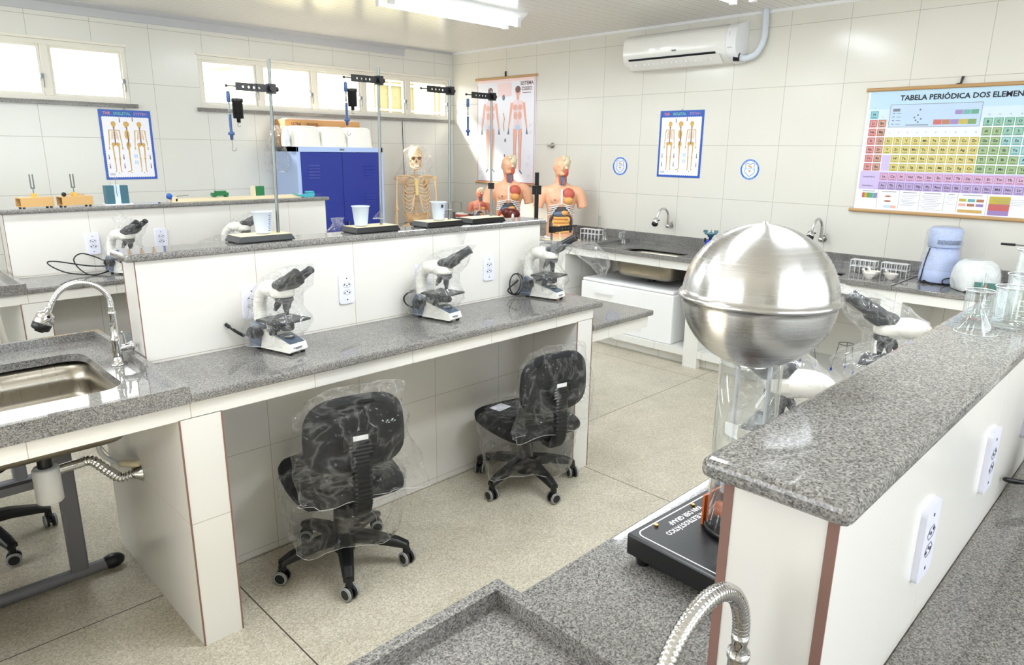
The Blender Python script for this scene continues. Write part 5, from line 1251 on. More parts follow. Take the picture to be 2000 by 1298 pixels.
    q = MB(S); q.tube(spline([(-0.09, -0.062, 0.05), (-0.096, -0.06, 0.12), (-0.085, -0.066, 0.19), (0, -0.082, 0.20), (0.085, -0.066, 0.19), (0.098, -0.06, 0.12), (0.09, -0.062, 0.05)], 5), 0.014, 8); q.build('colon', M['muscle'] if liver else M['dark_organ'], t)
    MB(S).lathe([(0.0, -0.005), (0.15, -0.005), (0.15, 0.004), (0.0, 0.004)], 30).build('base', M['white_plastic'], t)
    return t
zc_ = 0.864
torso('big anatomical torso model in front of the body chart, left of the black post', (4.97, 5.05, zc_), math.radians(-42), 1.0)
torso('big anatomical torso model behind the black post, nearest the camera', (4.98, 4.36, zc_), math.radians(-42), 1.0, liver=False)
torso('small anatomical torso model in the corner, left of the big ones', (5.10, 5.62, zc_ - 0.002), math.radians(-42), 0.54, small=True)
t = thing('liver_model', 'glossy dark red liver model leaning in front of the left torso', 'organ model', (4.80, 4.83, 0.86), math.radians(-42))
b = MB(); b.ball((0.0, 0, 0.195), (0.085, 0.05, 0.055), 20, 12); b.ball((-0.05, -0.01, 0.215), (0.05, 0.04, 0.04), 16, 10); b.build('liver', M['liver'], t)
b = MB(); b.ball((0.01, -0.045, 0.18), (0.014, 0.012, 0.026), 10, 8); b.build('gall_bladder', M['rib'], t)
b = MB(); b.cyl((0, 0, 0.008), (0, 0, 0.15), 0.01); b.lathe([(0, 0), (0.06, 0), (0.06, 0.008), (0, 0.008)], 20); b.build('stand', M['black_plastic'], t)
t = thing('teeth_model', 'pink and white dental arch model left of the small torso', 'dental model', (5.0, 5.80, 0.859))
b = MB(); b.tube([(0.055*math.cos(a), 0.07*math.sin(a), 0.105) for a in [PI*0.15 + PI*1.7*i/20 for i in range(21)]], 0.016, 8); b.build('gum', M['muscle'], t)
b = MB(); b.tube([(0.055*math.cos(a), 0.07*math.sin(a), 0.122) for a in [PI*0.15 + PI*1.7*i/20 for i in range(21)]], 0.011, 8); b.tube([(0.055*math.cos(a), 0.07*math.sin(a), 0.085) for a in [PI*0.15 + PI*1.7*i/20 for i in range(21)]], 0.011, 8); b.build('tooth_row', M['porcelain'], t)
b = MB(); b.cyl((0, 0, 0), (0, 0, 0.075), 0.012); b.lathe([(0, 0), (0.05, 0), (0.05, 0.01), (0, 0.01)], 20); b.tube([(0.0, -0.03, 0.075), (0.0, 0.03, 0.075)], 0.02, 8); b.build('stand', M['white_plastic'], t)
t = thing('display_stand', 'thin grey wire display stand behind the dental model', 'display stand', (5.05, 5.93, 0.859))
b = MB(); b.tube([(0, 0.09, 0), (0, 0.09, 0.24), (0, -0.06, 0.24), (0, -0.06, 0)], 0.0035, 6); b.tube([(-0.05, 0.09, 0.003), (0.05, 0.09, 0.003)], 0.004, 6); b.tube([(-0.05, -0.06, 0.003), (0.05, -0.06, 0.003)], 0.004, 6); b.build('wire', M['wire'], t)

# ------------------------------------------------------------------ on the right wall counter
def tube_rack(label, x, y, z, rows=3, L=0.15, tubes=False, rz=0):
    t = thing('test_tube_rack', label, 'test tube rack', (x, y, z), rz, 'clear test tube racks')
    for zz in (0.0, 0.044, 0.088):
        MB().box(-0.035, 0.035, -L/2, L/2, zz, zz + 0.004).build('tier', M['white_plastic'] if zz > 0 else M['acrylic'], t)
    b = MB(); [b.box(sx*0.033 - 0.003, sx*0.033 + 0.003, y_ - 0.002, y_ + 0.002, 0, 0.09) for sx in (-1, 1) for y_ in [-L/2 + 0.004 + k*(L - 0.008)/5 for k in range(6)]]; b.build('divider', M['white_plastic'], t)
    return t
rk = tube_rack('white tiered test tube rack at the far end of the right wall counter', 5.14, 4.10, 0.859, L=0.22)
rk2 = tube_rack('white tiered test tube rack behind the mortars, left one', 5.22, 1.69, 0.84, L=0.17); dup(rk2, (5.235, 1.49, 0.84), 0, 'white tiered test tube rack behind the mortars, next to the distiller')
def flask(label, x, y, z, r=0.035, h=0.11):
    t = thing('conical_flask', label, 'flask', (x, y, z), 0, 'flasks on the right wall counter')
    MB().lathe([(0.0, 0.002), (r, 0.002), (r*1.02, 0.008), (r*0.4, h*0.62), (r*0.36, h*0.95), (r*0.45, h), (r*0.33, h*0.95), (r*0.36, h*0.62), (r*0.95, 0.01), (0.0, 0.006)], 28).build('vessel', M['glass'], t)
    MB().tube([(r*0.43*math.cos(2*PI*k/20), r*0.43*math.sin(2*PI*k/20), h) for k in range(21)], 0.001, 5).build('rim', M['rim'], t)
    return t
flask('clear conical flask right of the far test tube rack, left one', 5.12, 3.93, 0.859); flask('clear conical flask at the far edge of the wall sink, right one', 5.18, 3.76, 0.84)
beaker('clear beaker beside the conical flasks at the far wall sink', 5.25, 3.85, 0.864, 0.032, 0.1, 'flasks on the right wall counter')
t = thing('graduated_cylinder', 'thin glass cylinder standing behind the far test tube rack', 'cylinder', (5.33, 4.16, 0.859))
MB().lathe([(0.0, 0.0), (0.028, 0.0), (0.028, 0.008), (0.012, 0.014), (0.0115, 0.20), (0.014, 0.202), (0.0105, 0.2), (0.0105, 0.016), (0, 0.014)], 22).build('vessel', M['glass'], t)
t = thing('white_tray', 'low cream tray edge behind the bench end, at the corner of the wall counter', 'tray', (4.82, 4.20, 0.859))
MB().box(-0.10, 0.12, -0.14, 0.14, 0, 0.012).build('tray', M['cream'], t, bevel=0.004)
t = thing('dropper', 'white plastic dropper with a blue band leaning upright near the second torso', 'dropper', (4.80, 4.19, 0.871))
MB().cyl((0, 0, 0), (-0.012, 0.012, 0.13), 0.009, 0.006, 12).build('body', M['cream'], t); MB().cyl((-0.007, 0.007, 0.07), (-0.0095, 0.0095, 0.10), 0.013, 0.013, 12).build('band', M['dyn_blue'], t)
def mortar(label, x, y, z):
    t = thing('mortar', label, 'mortar', (x, y, z), 0, 'porcelain mortars')
    MB().lathe([(0.0, 0.0), (0.02, 0.0), (0.022, 0.006), (0.038, 0.024), (0.044, 0.04), (0.045, 0.043), (0.04, 0.041), (0.032, 0.022), (0.0, 0.008)], 28).build('bowl', M['porcelain'], t)
    MB().tube([(0.0, 0.0, 0.014), (-0.01, 0.02, 0.04), (-0.02, 0.04, 0.066)], [0.012, 0.007, 0.009], 10).build('pestle', M['porcelain'], t)
    return t
mo = mortar('white porcelain mortar with pestle, left of the pair in front', 4.99, 1.575, 0.84); dup(mo, (5.06, 1.46, 0.84), 0.5, 'white porcelain mortar with pestle nearest the distiller'); dup(mo, (5.08, 1.58, 0.84), -0.8, 'white porcelain mortar half hidden behind the left mortar')
t = thing('water_distiller', 'pale blue countertop water distiller under thin plastic on the right wall counter', 'distiller', (5.09, 1.185, 0.859), math.radians(-45))
MB().lathe([(0.0, 0.008), (0.114, 0.008), (0.119, 0.016), (0.116, 0.07), (0.105, 0.13), (0.09, 0.195), (0.084, 0.225), (0.0, 0.226)], 40).build('body', M['distiller'], t)
MB().lathe([(0.0, 0), (0.11, 0.0), (0.112, 0.008), (0, 0.008)], 30).build('base', M['black_plastic'], t)
MB().lathe([(0.0, 0.229), (0.09, 0.229), (0.094, 0.236), (0.096, 0.30), (0.094, 0.335), (0.086, 0.35), (0.07, 0.354), (0.0, 0.356)], 40).build('fan_head', M['distiller'], t)
b = MB()
for k in range(22):
    a = -PI/2 - 0.95 + 1.5*k/21; c, s = math.cos(a), math.sin(a); R3 = Matrix.Rotation(a, 3, 'Z'); b.obox((0.0955*c, 0.0955*s, 0.265), (0.002, 0.0035, 0.028), R3)
b.build('vent_slot', M['blue_organ'], t)
b = MB(); b.obox((-0.052, -0.094, 0.055), (0.05, 0.002, 0.024), Matrix.Rotation(-0.5, 3, 'Z')); b.build('rating_label', M['white_plastic'], t)
b = MB(); b.tube(spline([(-0.088, 0.0, 0.22), (-0.105, 0.0, 0.14), (-0.122, -0.01, 0.05), (-0.125, -0.02, 0.006), (-0.09, -0.10, 0.006)], 8), 0.004, 8); b.cyl((-0.12, -0.03, 0.01), (-0.085, -0.06, 0.01), 0.009); b.build('power_cord', M['black_plastic'], t)
t2 = thing('cord_loop', 'black cord loop standing in front of the distiller', 'cord', (4.985, 1.10, 0.859)); MB().tube([(0.03*math.sin(a)*0.7, -0.035*math.sin(a) , 0.026 - 0.022*math.cos(a)) for a in [2*PI*k/20 for k in range(21)]], 0.0032, 8).build('cable', M['black_plastic'], t2)
film('plastic_cover', 'thin clear plastic draped over the pale blue distiller', [(0, 0, 0.09, 0.118, 0.118, 0), (0, 0, 0.16, 0.108, 0.108, 0), (0, 0, 0.22, 0.10, 0.10, 0), (-0.01, 0, 0.27, 0.115, 0.105, 0), (0, 0, 0.33, 0.105, 0.103, 0), (0, 0, 0.362, 0.07, 0.07, 0), (0, 0, 0.365, 0.02, 0.02, 0)], (5.09, 1.185, 0.859), 0, 0.004, 71, cat='plastic cover')
t = thing('centrifuge', 'white domed centrifuge with green front panel, wrapped in plastic, right of the distiller', 'centrifuge', (4.93, 0.955, 0.859), math.radians(-50))
rings = []
for z, k, r in ((0.004, 0.86, 0.05), (0.02, 0.97, 0.06), (0.06, 1.03, 0.065), (0.11, 1.03, 0.075), (0.15, 0.94, 0.08), (0.175, 0.76, 0.07), (0.188, 0.5, 0.045)):
    rings.append([V((x*k, y*k, z)) for x, y in rrect(-0.118, 0.118, -0.10, 0.10, r if r < 0.1 else 0.09, 6)])
MB().loft(rings, 0).build('body', M['wrap'], t, subsurf=1)
b = MB(); b.prism([(-0.055, 0.03), (0.075, 0.02), (0.085, 0.062), (-0.055, 0.07)], -0.108, -0.100, T=lambda x, y, z: (x, z, y)); p_ = b.build('front_panel', M['panel_green'], t)
MB().cyl((0.012, -0.108, 0.046), (0.012, -0.112, 0.046), 0.007, n=12).build('button', M['red'], p_)
b = MB(); [b.cyl((sx*0.08, sy*0.07, 0), (sx*0.08, sy*0.07, 0.01), 0.012, n=10) for sx in (-1, 1) for sy in (-1, 1)]; b.build('foot', M['black_plastic'], t)
film('plastic_cover', 'clear wrap bunched at the top of the white centrifuge', [(0, 0, 0.015, 0.125, 0.115, 0), (0, 0, 0.08, 0.135, 0.12, 0), (0, 0, 0.14, 0.125, 0.112, 0), (0, 0, 0.18, 0.08, 0.075, 0), (0, 0, 0.20, 0.02, 0.02, 0), (0, 0, 0.225, 0.03, 0.02, 0)], (4.93, 0.955, 0.859), math.radians(-50), 0.006, 72, cat='plastic cover')
def burner(label, x, y, z):
    t = thing('gas_burner', label, 'gas burner', (x, y, z), 0, 'blue gas burners by the wall sink')
    MB().lathe([(0.0, 0.0), (0.05, 0.0), (0.052, 0.004), (0.044, 0.02), (0.042, 0.10), (0.036, 0.115), (0.0, 0.118)], 28).build('cartridge_holder', M['gas_blue'], t)
    MB().lathe([(0.0, 0.115), (0.012, 0.115), (0.014, 0.14), (0.022, 0.142), (0.024, 0.155), (0.05, 0.168), (0.052, 0.175), (0.04, 0.178), (0.0, 0.172)], 26).build('burner_head', M['teal_metal'], t)
    b = MB()
    for k in range(4):
        a = k*PI/2 + 0.4; b.obox((0.042*math.cos(a), 0.042*math.sin(a), 0.188), (0.035, 0.003, 0.022), Matrix.Rotation(a, 3, 'Z'))
    b.build('pan_support', M['teal_metal'], t)
    MB().cyl((-0.03, 0.03, 0.10), (-0.03, 0.03, 0.135), 0.008, n=12).build('valve_knob', M['black_plastic'], t)
    return t
burner('blue cartridge gas burner on the counter between the two wall sinks, left one', 5.2, 2.90, 0.84)
burner('blue gas burner mostly hidden behind the metal sphere', 5.2, 2.70, 0.84)
t = thing('lab_tongs', 'metal rod with a black handle held level at the right edge above the counter', 'tongs', (5.2, 0.62, 0.859))
b = MB(); b.cyl((0, 0, 0.02), (0, 0, 0.34), 0.006); b.lathe([(0, 0), (0.06, 0), (0.06, 0.02), (0, 0.02)], 20); b.build('stand', M['zinc'], t)
MB().cyl((0, -0.1, 0.268), (0, 0.23, 0.268), 0.0038, n=8).build('rod', M['zinc'], t); MB().cyl((0, 0.21, 0.268), (0, 0.285, 0.268), 0.0085, 0.007, 10).build('handle', M['black_plastic'], t)

# cooler box, wire stands on the bottom shelf
t = thing('foam_box', 'large white styrofoam box with moulded hand grip under the wall sink', 'foam box', (5.02, 3.40, 0.139))
b = MB(); b.box(-0.28, 0.28, -0.475, 0.475, 0.0, 0.405); b.build('body', M['styrofoam'], t, bevel=0.012, seg=3)
b = MB(); b.box(-0.272, 0.272, -0.467, 0.467, 0.406, 0.435); b.build('lid', M['styrofoam'], t, bevel=0.012, seg=3)
b = MB(); b.prism([(-0.10, 0.0), (0.10, 0.0), (0.085, 0.028), (0.04, 0.045), (-0.04, 0.045), (-0.085, 0.028)], -0.30, -0.275, T=lambda x, y, z: (z, x + 0.22, y + 0.32)); b.build('hand_grip', M['styrofoam'], t, bevel=0.006)
b = MB(); b.box(-0.288, -0.27, -0.19, -0.12, 0.06, 0.22); b.build('moulded_mark', M['styrofoam'], t, bevel=0.006)
def wire_tripod(label, x, y, rz):
    t = thing('wire_tripod', label, 'tripod', (x, y, 0.139), rz, 'wire tripods on the bottom shelf')
    b = MB(); b.tube([(0.05*math.cos(2*PI*k/24), 0.05*math.sin(2*PI*k/24), 0.2) for k in range(25)], 0.003, 6); b.build('ring', M['wire'], t)
    for k in range(3):
        a = 2*PI*k/3; MB().tube([(0.05*math.cos(a), 0.05*math.sin(a), 0.2), (0.085*math.cos(a), 0.085*math.sin(a), 0.012)], 0.003, 6).build('leg', M['wire'], t)
        MB().cyl((0.085*math.cos(a), 0.085*math.sin(a), 0.0), (0.083*math.cos(a), 0.083*math.sin(a), 0.022), 0.0065, n=10).build('foot', M['rubber_blue'], t)
    return t
wire_tripod('wire tripod with blue feet on the bottom shelf, left of the two', 5.02, 1.95, 0.7)
wire_tripod('wire tripod with blue feet on the bottom shelf, right of the two', 5.08, 1.69, 0.2)

# ------------------------------------------------------------------ air conditioner
t = thing('air_conditioner', 'white split air conditioner high on the right wall', 'air conditioner', (XR, 3.37, 2.34), -PI/2)
pr_ = [(0, 0.035), (0, 0.285), (-0.03, 0.295), (-0.13, 0.285), (-0.19, 0.245), (-0.205, 0.16), (-0.195, 0.085), (-0.165, 0.045), (-0.10, 0.012), (-0.03, 0.0)]
sm = [(p.x, p.y) for p in spline([(x, y, 0) for x, y in pr_], 4)]
MB().prism(sm, -0.53, 0.445, T=lambda u, v, q: (q, u, v), smooth=False).build('front_cover', M['white_gloss'], t, bevel=0.004)
MB().prism([(x*1.005, y) for x, y in sm], 0.447, 0.53, T=lambda u, v, q: (q, u, v)).build('end_cap', M['white_plastic'], t, bevel=0.006)
b = MB(); b.prism([(-0.196, 0.082), (-0.198, 0.09), (-0.125, 0.02), (-0.12, 0.014)], -0.47, 0.36, T=lambda u, v, q: (q, u*1.015 - 0.002, v - 0.004)); ou = b.build('air_outlet', M['hole'], t)
b = MB(); b.prism([(-0.197, 0.074), (-0.19, 0.068), (-0.118, 0.006), (-0.128, 0.01)], -0.49, 0.40, T=lambda u, v, q: (q, u - 0.012, v - 0.006)); b.build('louvre_flap', M['white_gloss'], t)
b = MB(); [b.obox((x, -0.168, 0.05), (0.006, 0.055, 0.012), Matrix.Rotation(0.78, 3, 'X')) for x in [-0.45 + 0.045*k for k in range(18)]]; b.build('vane', M['white_plastic'], ou)
b = MB(); b.box(-0.035, 0.005, -0.2085, -0.2065, 0.118, 0.13); b.build('badge', M['print_line'], t)
b = MB(); b.box(0.475, 0.479, -0.205, -0.203, 0.14, 0.22); b.box(0.462, 0.50, -0.206, -0.203, 0.10, 0.108); b.build('sticker', M['print_grey'], t)
t = thing('refrigerant_pipe', 'white wrapped pipe curving from the air conditioner up to the ceiling', 'pipe', (XR - 0.06, 2.84, 2.40))
p_ = spline([(-0.06, 0.02, -0.02), (-0.03, -0.03, -0.03), (0.0, -0.10, 0.0), (0.01, -0.145, 0.09), (0.012, -0.15, 0.2), (0.012, -0.142, 0.312)], 8)
MB().tube(p_, [0.026 if (i % 5) else 0.0235 for i in range(len(p_))], 14).build('wrapped_pipe', M['tape'], t)
MB().cyl((-0.07, 0.045, -0.02), (-0.055, 0.0, -0.022), 0.031, n=16).build('collar', M['black_plastic'], t)
# ------------------------------------------------------------------ printed charts (local x right, z up, -y towards the viewer)
class Print:
    """flat ink shapes on a sheet, one mesh per call of build"""
    def __init__(s, y): s.b = MB(); s.y = y
    def poly(s, pts, mat=0): s.y -= 6e-6; s.b.add([(x, s.y, z) for x, z in pts], [tuple(range(len(pts)))], mat); return s
    def rect(s, x0, x1, z0, z1, mat=0): return s.poly([(x0, z0), (x1, z0), (x1, z1), (x0, z1)], mat)
    def ell(s, cx, cz, rx, rz, mat=0, n=18): return s.poly([(cx + rx*math.cos(2*PI*k/n), cz + rz*math.sin(2*PI*k/n)) for k in range(n)], mat)
    def line(s, pts, w, mat=0):
        """tapering stroke; w may be a list"""
        ws = w if isinstance(w, list) else [w]*len(pts)
        for i in range(len(pts) - 1):
            a, c = V((pts[i][0], 0, pts[i][1])), V((pts[i+1][0], 0, pts[i+1][1])); d = (c - a)
            if d.length < 1e-7: continue
            s.y -= 6e-6
            d.normalize(); q = V((-d.z, 0, d.x)); a = a - d*ws[i]*0.3; c = c + d*ws[i+1]*0.3
            s.b.add([(p.x, s.y, p.z) for p in (a - q*ws[i]/2, c - q*ws[i+1]/2, c + q*ws[i+1]/2, a + q*ws[i]/2)], [(0, 1, 2, 3)], mat)
        return s
    def text(s, body, x, z, size, mat=0, align='CENTER', bold=0.0, sx=1.0):
        vs, fs = text_mesh(body, size, Matrix(((1, 0, 0, x), (0, 0, -1, s.y), (0, 1, 0, z), (0, 0, 0, 1))), align, bold, sx); s.b.add(vs, fs, mat); return s
    def build(s, name, mats, parent): return s.b.build(name, mats, parent)

def bone_figure(p, cx, zt, h, view, m=0, m2=1):
    """small printed skeleton; h = height"""
    u = h/100
    P = lambda x, z: (cx + x*u, zt - z*u)
    side = view == 'side'
    p.ell(*P(0, 5.5), 4.6*u if not side else 5.6*u, 5.2*u, m); p.ell(*P(-1.2 if side else 0, 10.5), 2.6*u, 2.8*u, m)
    p.line([P(0, 12), P(0.4 if side else 0, 20), P(1.6 if side else 0, 34), P(0, 46)], 2.2*u, m2)
    if side:
        p.ell(*P(-0.6, 26), 4.6*u, 9.5*u, m); p.ell(*P(0.2, 46), 4.2*u, 6*u, m)
        p.line([P(0, 20), P(1, 34), P(-1, 46), P(-2, 54)], 1.6*u, m2)
        p.line([P(0, 50), P(0, 73)], [3.4*u, 2.2*u], m); p.line([P(0, 73), P(0.4, 95)], [2.8*u, 1.6*u], m); p.line([P(0.4, 96), P(-2, 98), P(-7, 99)], [2.2*u, 1.8*u, 1.4*u], m)
        return
    for s in (-1, 1):
        p.line([P(0, 17.5), P(s*9, 17.8)], 1.5*u, m)
        for k in range(8): p.line([P(s*0.6, 19.5 + 1.9*k), P(s*(4.6 + 0.3*min(k, 5)), 20.5 + 2.0*k), P(s*(3.4 + 0.3*k), 22.4 + 2.05*k)], 0.75*u, m)
        p.line([P(s*9.5, 18), P(s*10.5, 33)], [2.2*u, 1.6*u], m); p.line([P(s*10.6, 33.5), P(s*12, 47)], [2.0*u, 1.3*u], m)
        for f in range(4): p.line([P(s*12, 48), P(s*(11 + 0.9*f), 55)], 0.6*u, m)
        p.ell(*P(s*4.2, 45.5), 3.6*u, 4.2*u, m); p.line([P(s*5.5, 50), P(s*4.6, 72.5)], [2.6*u, 2.0*u], m); p.ell(*P(s*4.5, 73), 1.9*u, 1.9*u, m); p.line([P(s*4.5, 74), P(s*4.2, 95)], [2.4*u, 1.4*u], m)
        p.line([P(s*4.2, 96), P(s*5.5, 99)], [2.0*u, 1.6*u], m)
def skeletal_poster(label, loc, rz, W, H):
    t = thing('anatomy_poster', label, 'poster', loc, rz, 'skeleton posters')
    MB().box(-W/2, W/2, -0.003, 0, 0, H).build('sheet', M['poster_blue'], t)
    p = Print(-0.0034); x0, x1, z0, z1 = -W/2 + 0.022, W/2 - 0.022, 0.022, H - 0.058
    pts = []
    def edge(a, c, n):
        a, c = V((a[0], 0, a[1])), V((c[0], 0, c[1])); d = c - a; q = V((d.z, 0, -d.x)).normalized()
        for k in range(n):
            for u in (0.0, 0.25, 0.5, 0.75):
                v = a + d*((k + u)/n) + q*0.005*math.sin(u*PI); pts.append((v.x, v.z))
    edge((x0, z0), (x1, z0), 20); edge((x1, z0), (x1, z1), 28); edge((x1, z1), (x0, z1), 20); edge((x0, z1), (x0, z0), 28)
    p.poly(pts); p.build('white_panel', M['paper'], t)
    h = (z1 - z0)*0.86; zt = z1 - 0.03
    for cx, vw in ((-W*0.245, 'front'), (0.0, 'side'), (W*0.25, 'back')):
        p = Print(-0.0038); bone_figure(p, cx, zt, h, vw); p.build('bone_figure', [M['print_gold'], M['print_brown']], t)
    p = Print(-0.0038)
    for fx, fz in ((-0.40, 0.33), (-0.40, 0.2), (-0.12, 0.33), (-0.12, 0.2), (0.40, 0.33), (0.40, 0.2), (-0.12, 0.86), (0.13, 0.88)):
        p.line([(W*fx, H*fz + 0.018), (W*fx, H*fz - 0.018)], [0.004, 0.009], 1)
    for fx in (0.10, 0.14):
        for fz in (0.34, 0.25): p.rect(W*fx - 0.006, W*fx + 0.006, H*fz - 0.014, H*fz + 0.014, 2)
    for fx in (-0.245, 0.0, 0.25): p.rect(W*fx - 0.003, W*fx + 0.003, z0 + 0.028, z0 + 0.034, 3)
    p.rect(-W*0.42, -W*0.32, z0 + 0.012, z0 + 0.03, 4)
    p.build('small_print', [M['print_gold'], M['print_brown'], M['print_bluegrey'], M['ink'], M['print_grey']], t)
    p = Print(-0.0038); p.text('THE', -W*0.345, H - 0.029, 0.03, 0, bold=0.0006); p.text('SKELETAL', -W*0.055, H - 0.029, 0.03, 1, bold=0.0006); p.text('SYSTEM', W*0.295, H - 0.029, 0.03, 2, bold=0.0006)
    p.build('title', [mat('title_rose', (222, 140, 140), 0.4), mat('title_green', (110, 190, 170), 0.4), mat('title_pink', (170, 140, 190), 0.4)], t)
    MB().tube([(-0.01, -0.002, H), (0, -0.003, H + 0.012), (0.01, -0.002, H)], 0.002, 6).build('hanger', M['wire'], t)
    return t
skeletal_poster('skeleton poster with blue border on the right wall, between the two round emblems', (XR - 0.001, 3.393, 1.442), -PI/2, 0.432, 0.562)
skeletal_poster('skeleton poster with blue border on the back wall, under the left window', (1.925, YB - 0.001, 1.384), 0.0, 0.392, 0.552)

# hanging body chart with wooden rails
t = thing('body_chart', 'tall pink human body chart on wooden rails hanging in the corner on the right wall', 'chart', (XR - 0.004, 5.565, 1.30), -PI/2)
W, H = 0.885, 1.10
MB().box(-W/2, W/2, -0.0025, 0, 0.01, H - 0.01).build('sheet', M['paper'], t)
b = MB(); b.cyl((-W/2 - 0.025, -0.008, H), (W/2 + 0.025, -0.008, H), 0.0125, n=14); b.build('top_rail', M['rail_wood'], t)
b = MB(); b.cyl((-W/2 - 0.025, -0.008, 0.004), (W/2 + 0.025, -0.008, 0.004), 0.0115, n=14); b.build('bottom_rail', M['rail_wood'], t)
p = Print(-0.003)
p.rect(-W/2, W/2, H - 0.04, H - 0.012, 0); p.rect(W/2 - 0.018, W/2 - 0.012, 0.015, H - 0.012, 1); p.rect(-W/2, -W/2 + 0.006, 0.015, H - 0.06, 1); p.rect(-W/2, W/2, 0.016, 0.024, 1); p.rect(-0.12, 0.09, H - 0.19, H - 0.05, 0)
p.build('border', [M['rose_print'], mat('border_red', (190, 92, 104), 0.4)], t)
for cx, back in ((-0.235, False), (0.185, True)):
    p = Print(-0.0033); zt = H - 0.09; h = 0.90; u = h/100; Q = lambda x, z: (cx + x*u, zt - z*u)
    p.ell(*Q(0, 6), 4.2*u, 5.6*u, 0); p.ell(*Q(0, 4.0), 4.4*u, 3.8*u, 1); p.line([Q(0, 11), Q(0, 16)], 4.4*u, 0)
    p.poly([Q(-9.5, 18), Q(-3, 15.5), Q(3, 15.5), Q(9.5, 18), Q(8, 30), Q(6.2, 40), Q(7.4, 48), Q(6.5, 52), Q(-6.5, 52), Q(-7.4, 48), Q(-6.2, 40), Q(-8, 30)], 2)
    for s in (-1, 1):
        p.ell(*Q(s*4, 24), 3.8*u, 3.4*u, 0); p.ell(*Q(s*3.6, 33), 3.0*u, 4.6*u, 0)
        p.line([Q(s*10, 20), Q(s*12.4, 34), Q(s*15, 47)], [4.2*u, 3.4*u, 2.2*u], 0)
        for f in range(4): p.line([Q(s*15, 47.5), Q(s*(14 + 0.9*f), 54)], 0.9*u, 3)
        p.line([Q(s*3.9, 50), Q(s*4.3, 72), Q(s*4.0, 78), Q(s*4.4, 95)], [7.0*u, 4.4*u, 4.8*u, 2.2*u], 0)
        p.line([Q(s*7.0, 52), Q(s*6.4, 72), Q(s*6.0, 94)], 0.5*u, 3); p.line([Q(s*1.5, 54), Q(s*2.4, 74), Q(s*2.8, 94)], 0.4*u, 3)
        p.line([Q(s*4.4, 96), Q(s*7.6, 99)], [2.4*u, 1.8*u], 3)
    p.ell(*Q(0, 46.5), 4.4*u, 3.4*u, 4)
    p.line([Q(0, 17), Q(0, 44)], 0.8*u, 4)
    p.build('body_figure', [M['skin_print'], M['print_brown'], M['rose_print'], M['print_line'], M['print_bluegrey'], M['print_gold'], M['print_grey']], t)
p = Print(-0.0033)
for x, z, r in ((-0.03, 0.90, 0.03), (0.0, 0.46, 0.02), (-0.01, 0.30, 0.016), (-0.02, 0.22, 0.014), (-0.02, 0.15, 0.014)):
    p.ell(x, z, r*0.7, r, 3)
p.line([(-0.03, 0.74), (-0.015, 0.68), (-0.03, 0.62), (-0.02, 0.56)], 0.014, 5)
for x, z in ((-0.40, 0.36), (-0.40, 0.30), (-0.40, 0.22), (-0.40, 0.12), (0.38, 0.62), (0.38, 0.55), (0.36, 0.30), (0.34, 0.22), (-0.36, 0.06), (-0.2, 0.05), (0.36, 0.10)):
    for k in range(3): p.rect(x - 0.025, x + 0.025 - 0.01*k, z - 0.012*k, z - 0.012*k + 0.003, 6)
p.build('small_print', [M['skin_print'], M['print_brown'], M['rose_print'], M['print_line'], M['print_bluegrey'], M['print_gold'], M['print_grey']], t)
p = Print(-0.0034); p.text('SISTEMA', 0.315, H - 0.07, 0.05, 0, bold=0.0014); p.text('ÓSSEO', 0.315, H - 0.125, 0.05, 0, bold=0.0014); p.rect(0.255, 0.375, H - 0.165, H - 0.159, 0); p.build('title', M['print_brown'], t)
MB().box(-0.008, 0.008, -0.012, 0.0, H + 0.012, H + 0.062).build('hook', M['black_plastic'], t)

# periodic table
t = thing('periodic_table', 'large colourful periodic table chart on wooden rails at the right end of the wall', 'chart', (XR - 0.012, 1.335, 1.262), -PI/2)
W, H = 1.09, 0.83
sheet = MB(); n = 12
MB().box(-W/2, W/2, -0.0025, 0, 0.01, H - 0.008).build('sheet', M['paper'], t)
b = MB(); b.cyl((-W/2 - 0.014, -0.008, H), (W/2 + 0.014, -0.008, H), 0.0125, n=14); b.build('top_rail', M['rail_wood'], t)
b = MB(); b.cyl((-W/2 - 0.03, -0.008, 0.0), (W/2 + 0.03, -0.008, 0.0), 0.0125, n=14); b.build('bottom_rail', M['rail_wood'], t)
b = MB(); b.prism([(-0.012, H + 0.012), (0.018, H + 0.012), (0.028, H + 0.06), (0.014, H + 0.06), (0.008, H + 0.02), (-0.012, H + 0.016)], -0.012, 0.0, T=lambda x, y, z: (x, z, y)); b.build('hook', M['black_plastic'], t)
p = Print(-0.0028)
bands = [(0.70, 0.822, (186, 216, 236)), (0.60, 0.70, (206, 224, 240)), (0.17, 0.60, (226, 228, 244))]
for k, (z0, z1, c) in enumerate(bands): p.rect(-W/2 + 0.014, W/2 - 0.014, z0, z1, k)
cw, chh, px0 = 0.0575, 0.0565, -W/2 + 0.03
zr = lambda r: 0.688 - 0.0592*r              # top of row r
zl = 0.268
p.rect(-W/2 + 0.014, W/2 - 0.014, 0.152, zl + 0.01, 3); p.rect(px0 + 2*cw, px0 + 3*cw - 0.002, zr(6) - 0.05, zr(4) - 0.06, 3)
p.build('background_print', [mat(f'chart_band_{"abc"[k]}', c, 0.25) for k, (_, _, c) in enumerate(bands)] + [mat('chart_violet', (200, 184, 226), 0.25)], t)
el = {}
rows = ['H.................He', 'LiBe', 'NaMg']
E_ = {0: {0: 'H', 17: 'He'}, 1: {0: 'Li', 1: 'Be', 12: 'B', 13: 'C', 14: 'N', 15: 'O', 16: 'F', 17: 'Ne'}, 2: {0: 'Na', 1: 'Mg', 12: 'Al', 13: 'Si', 14: 'P', 15: 'S', 16: 'Cl', 17: 'Ar'}}
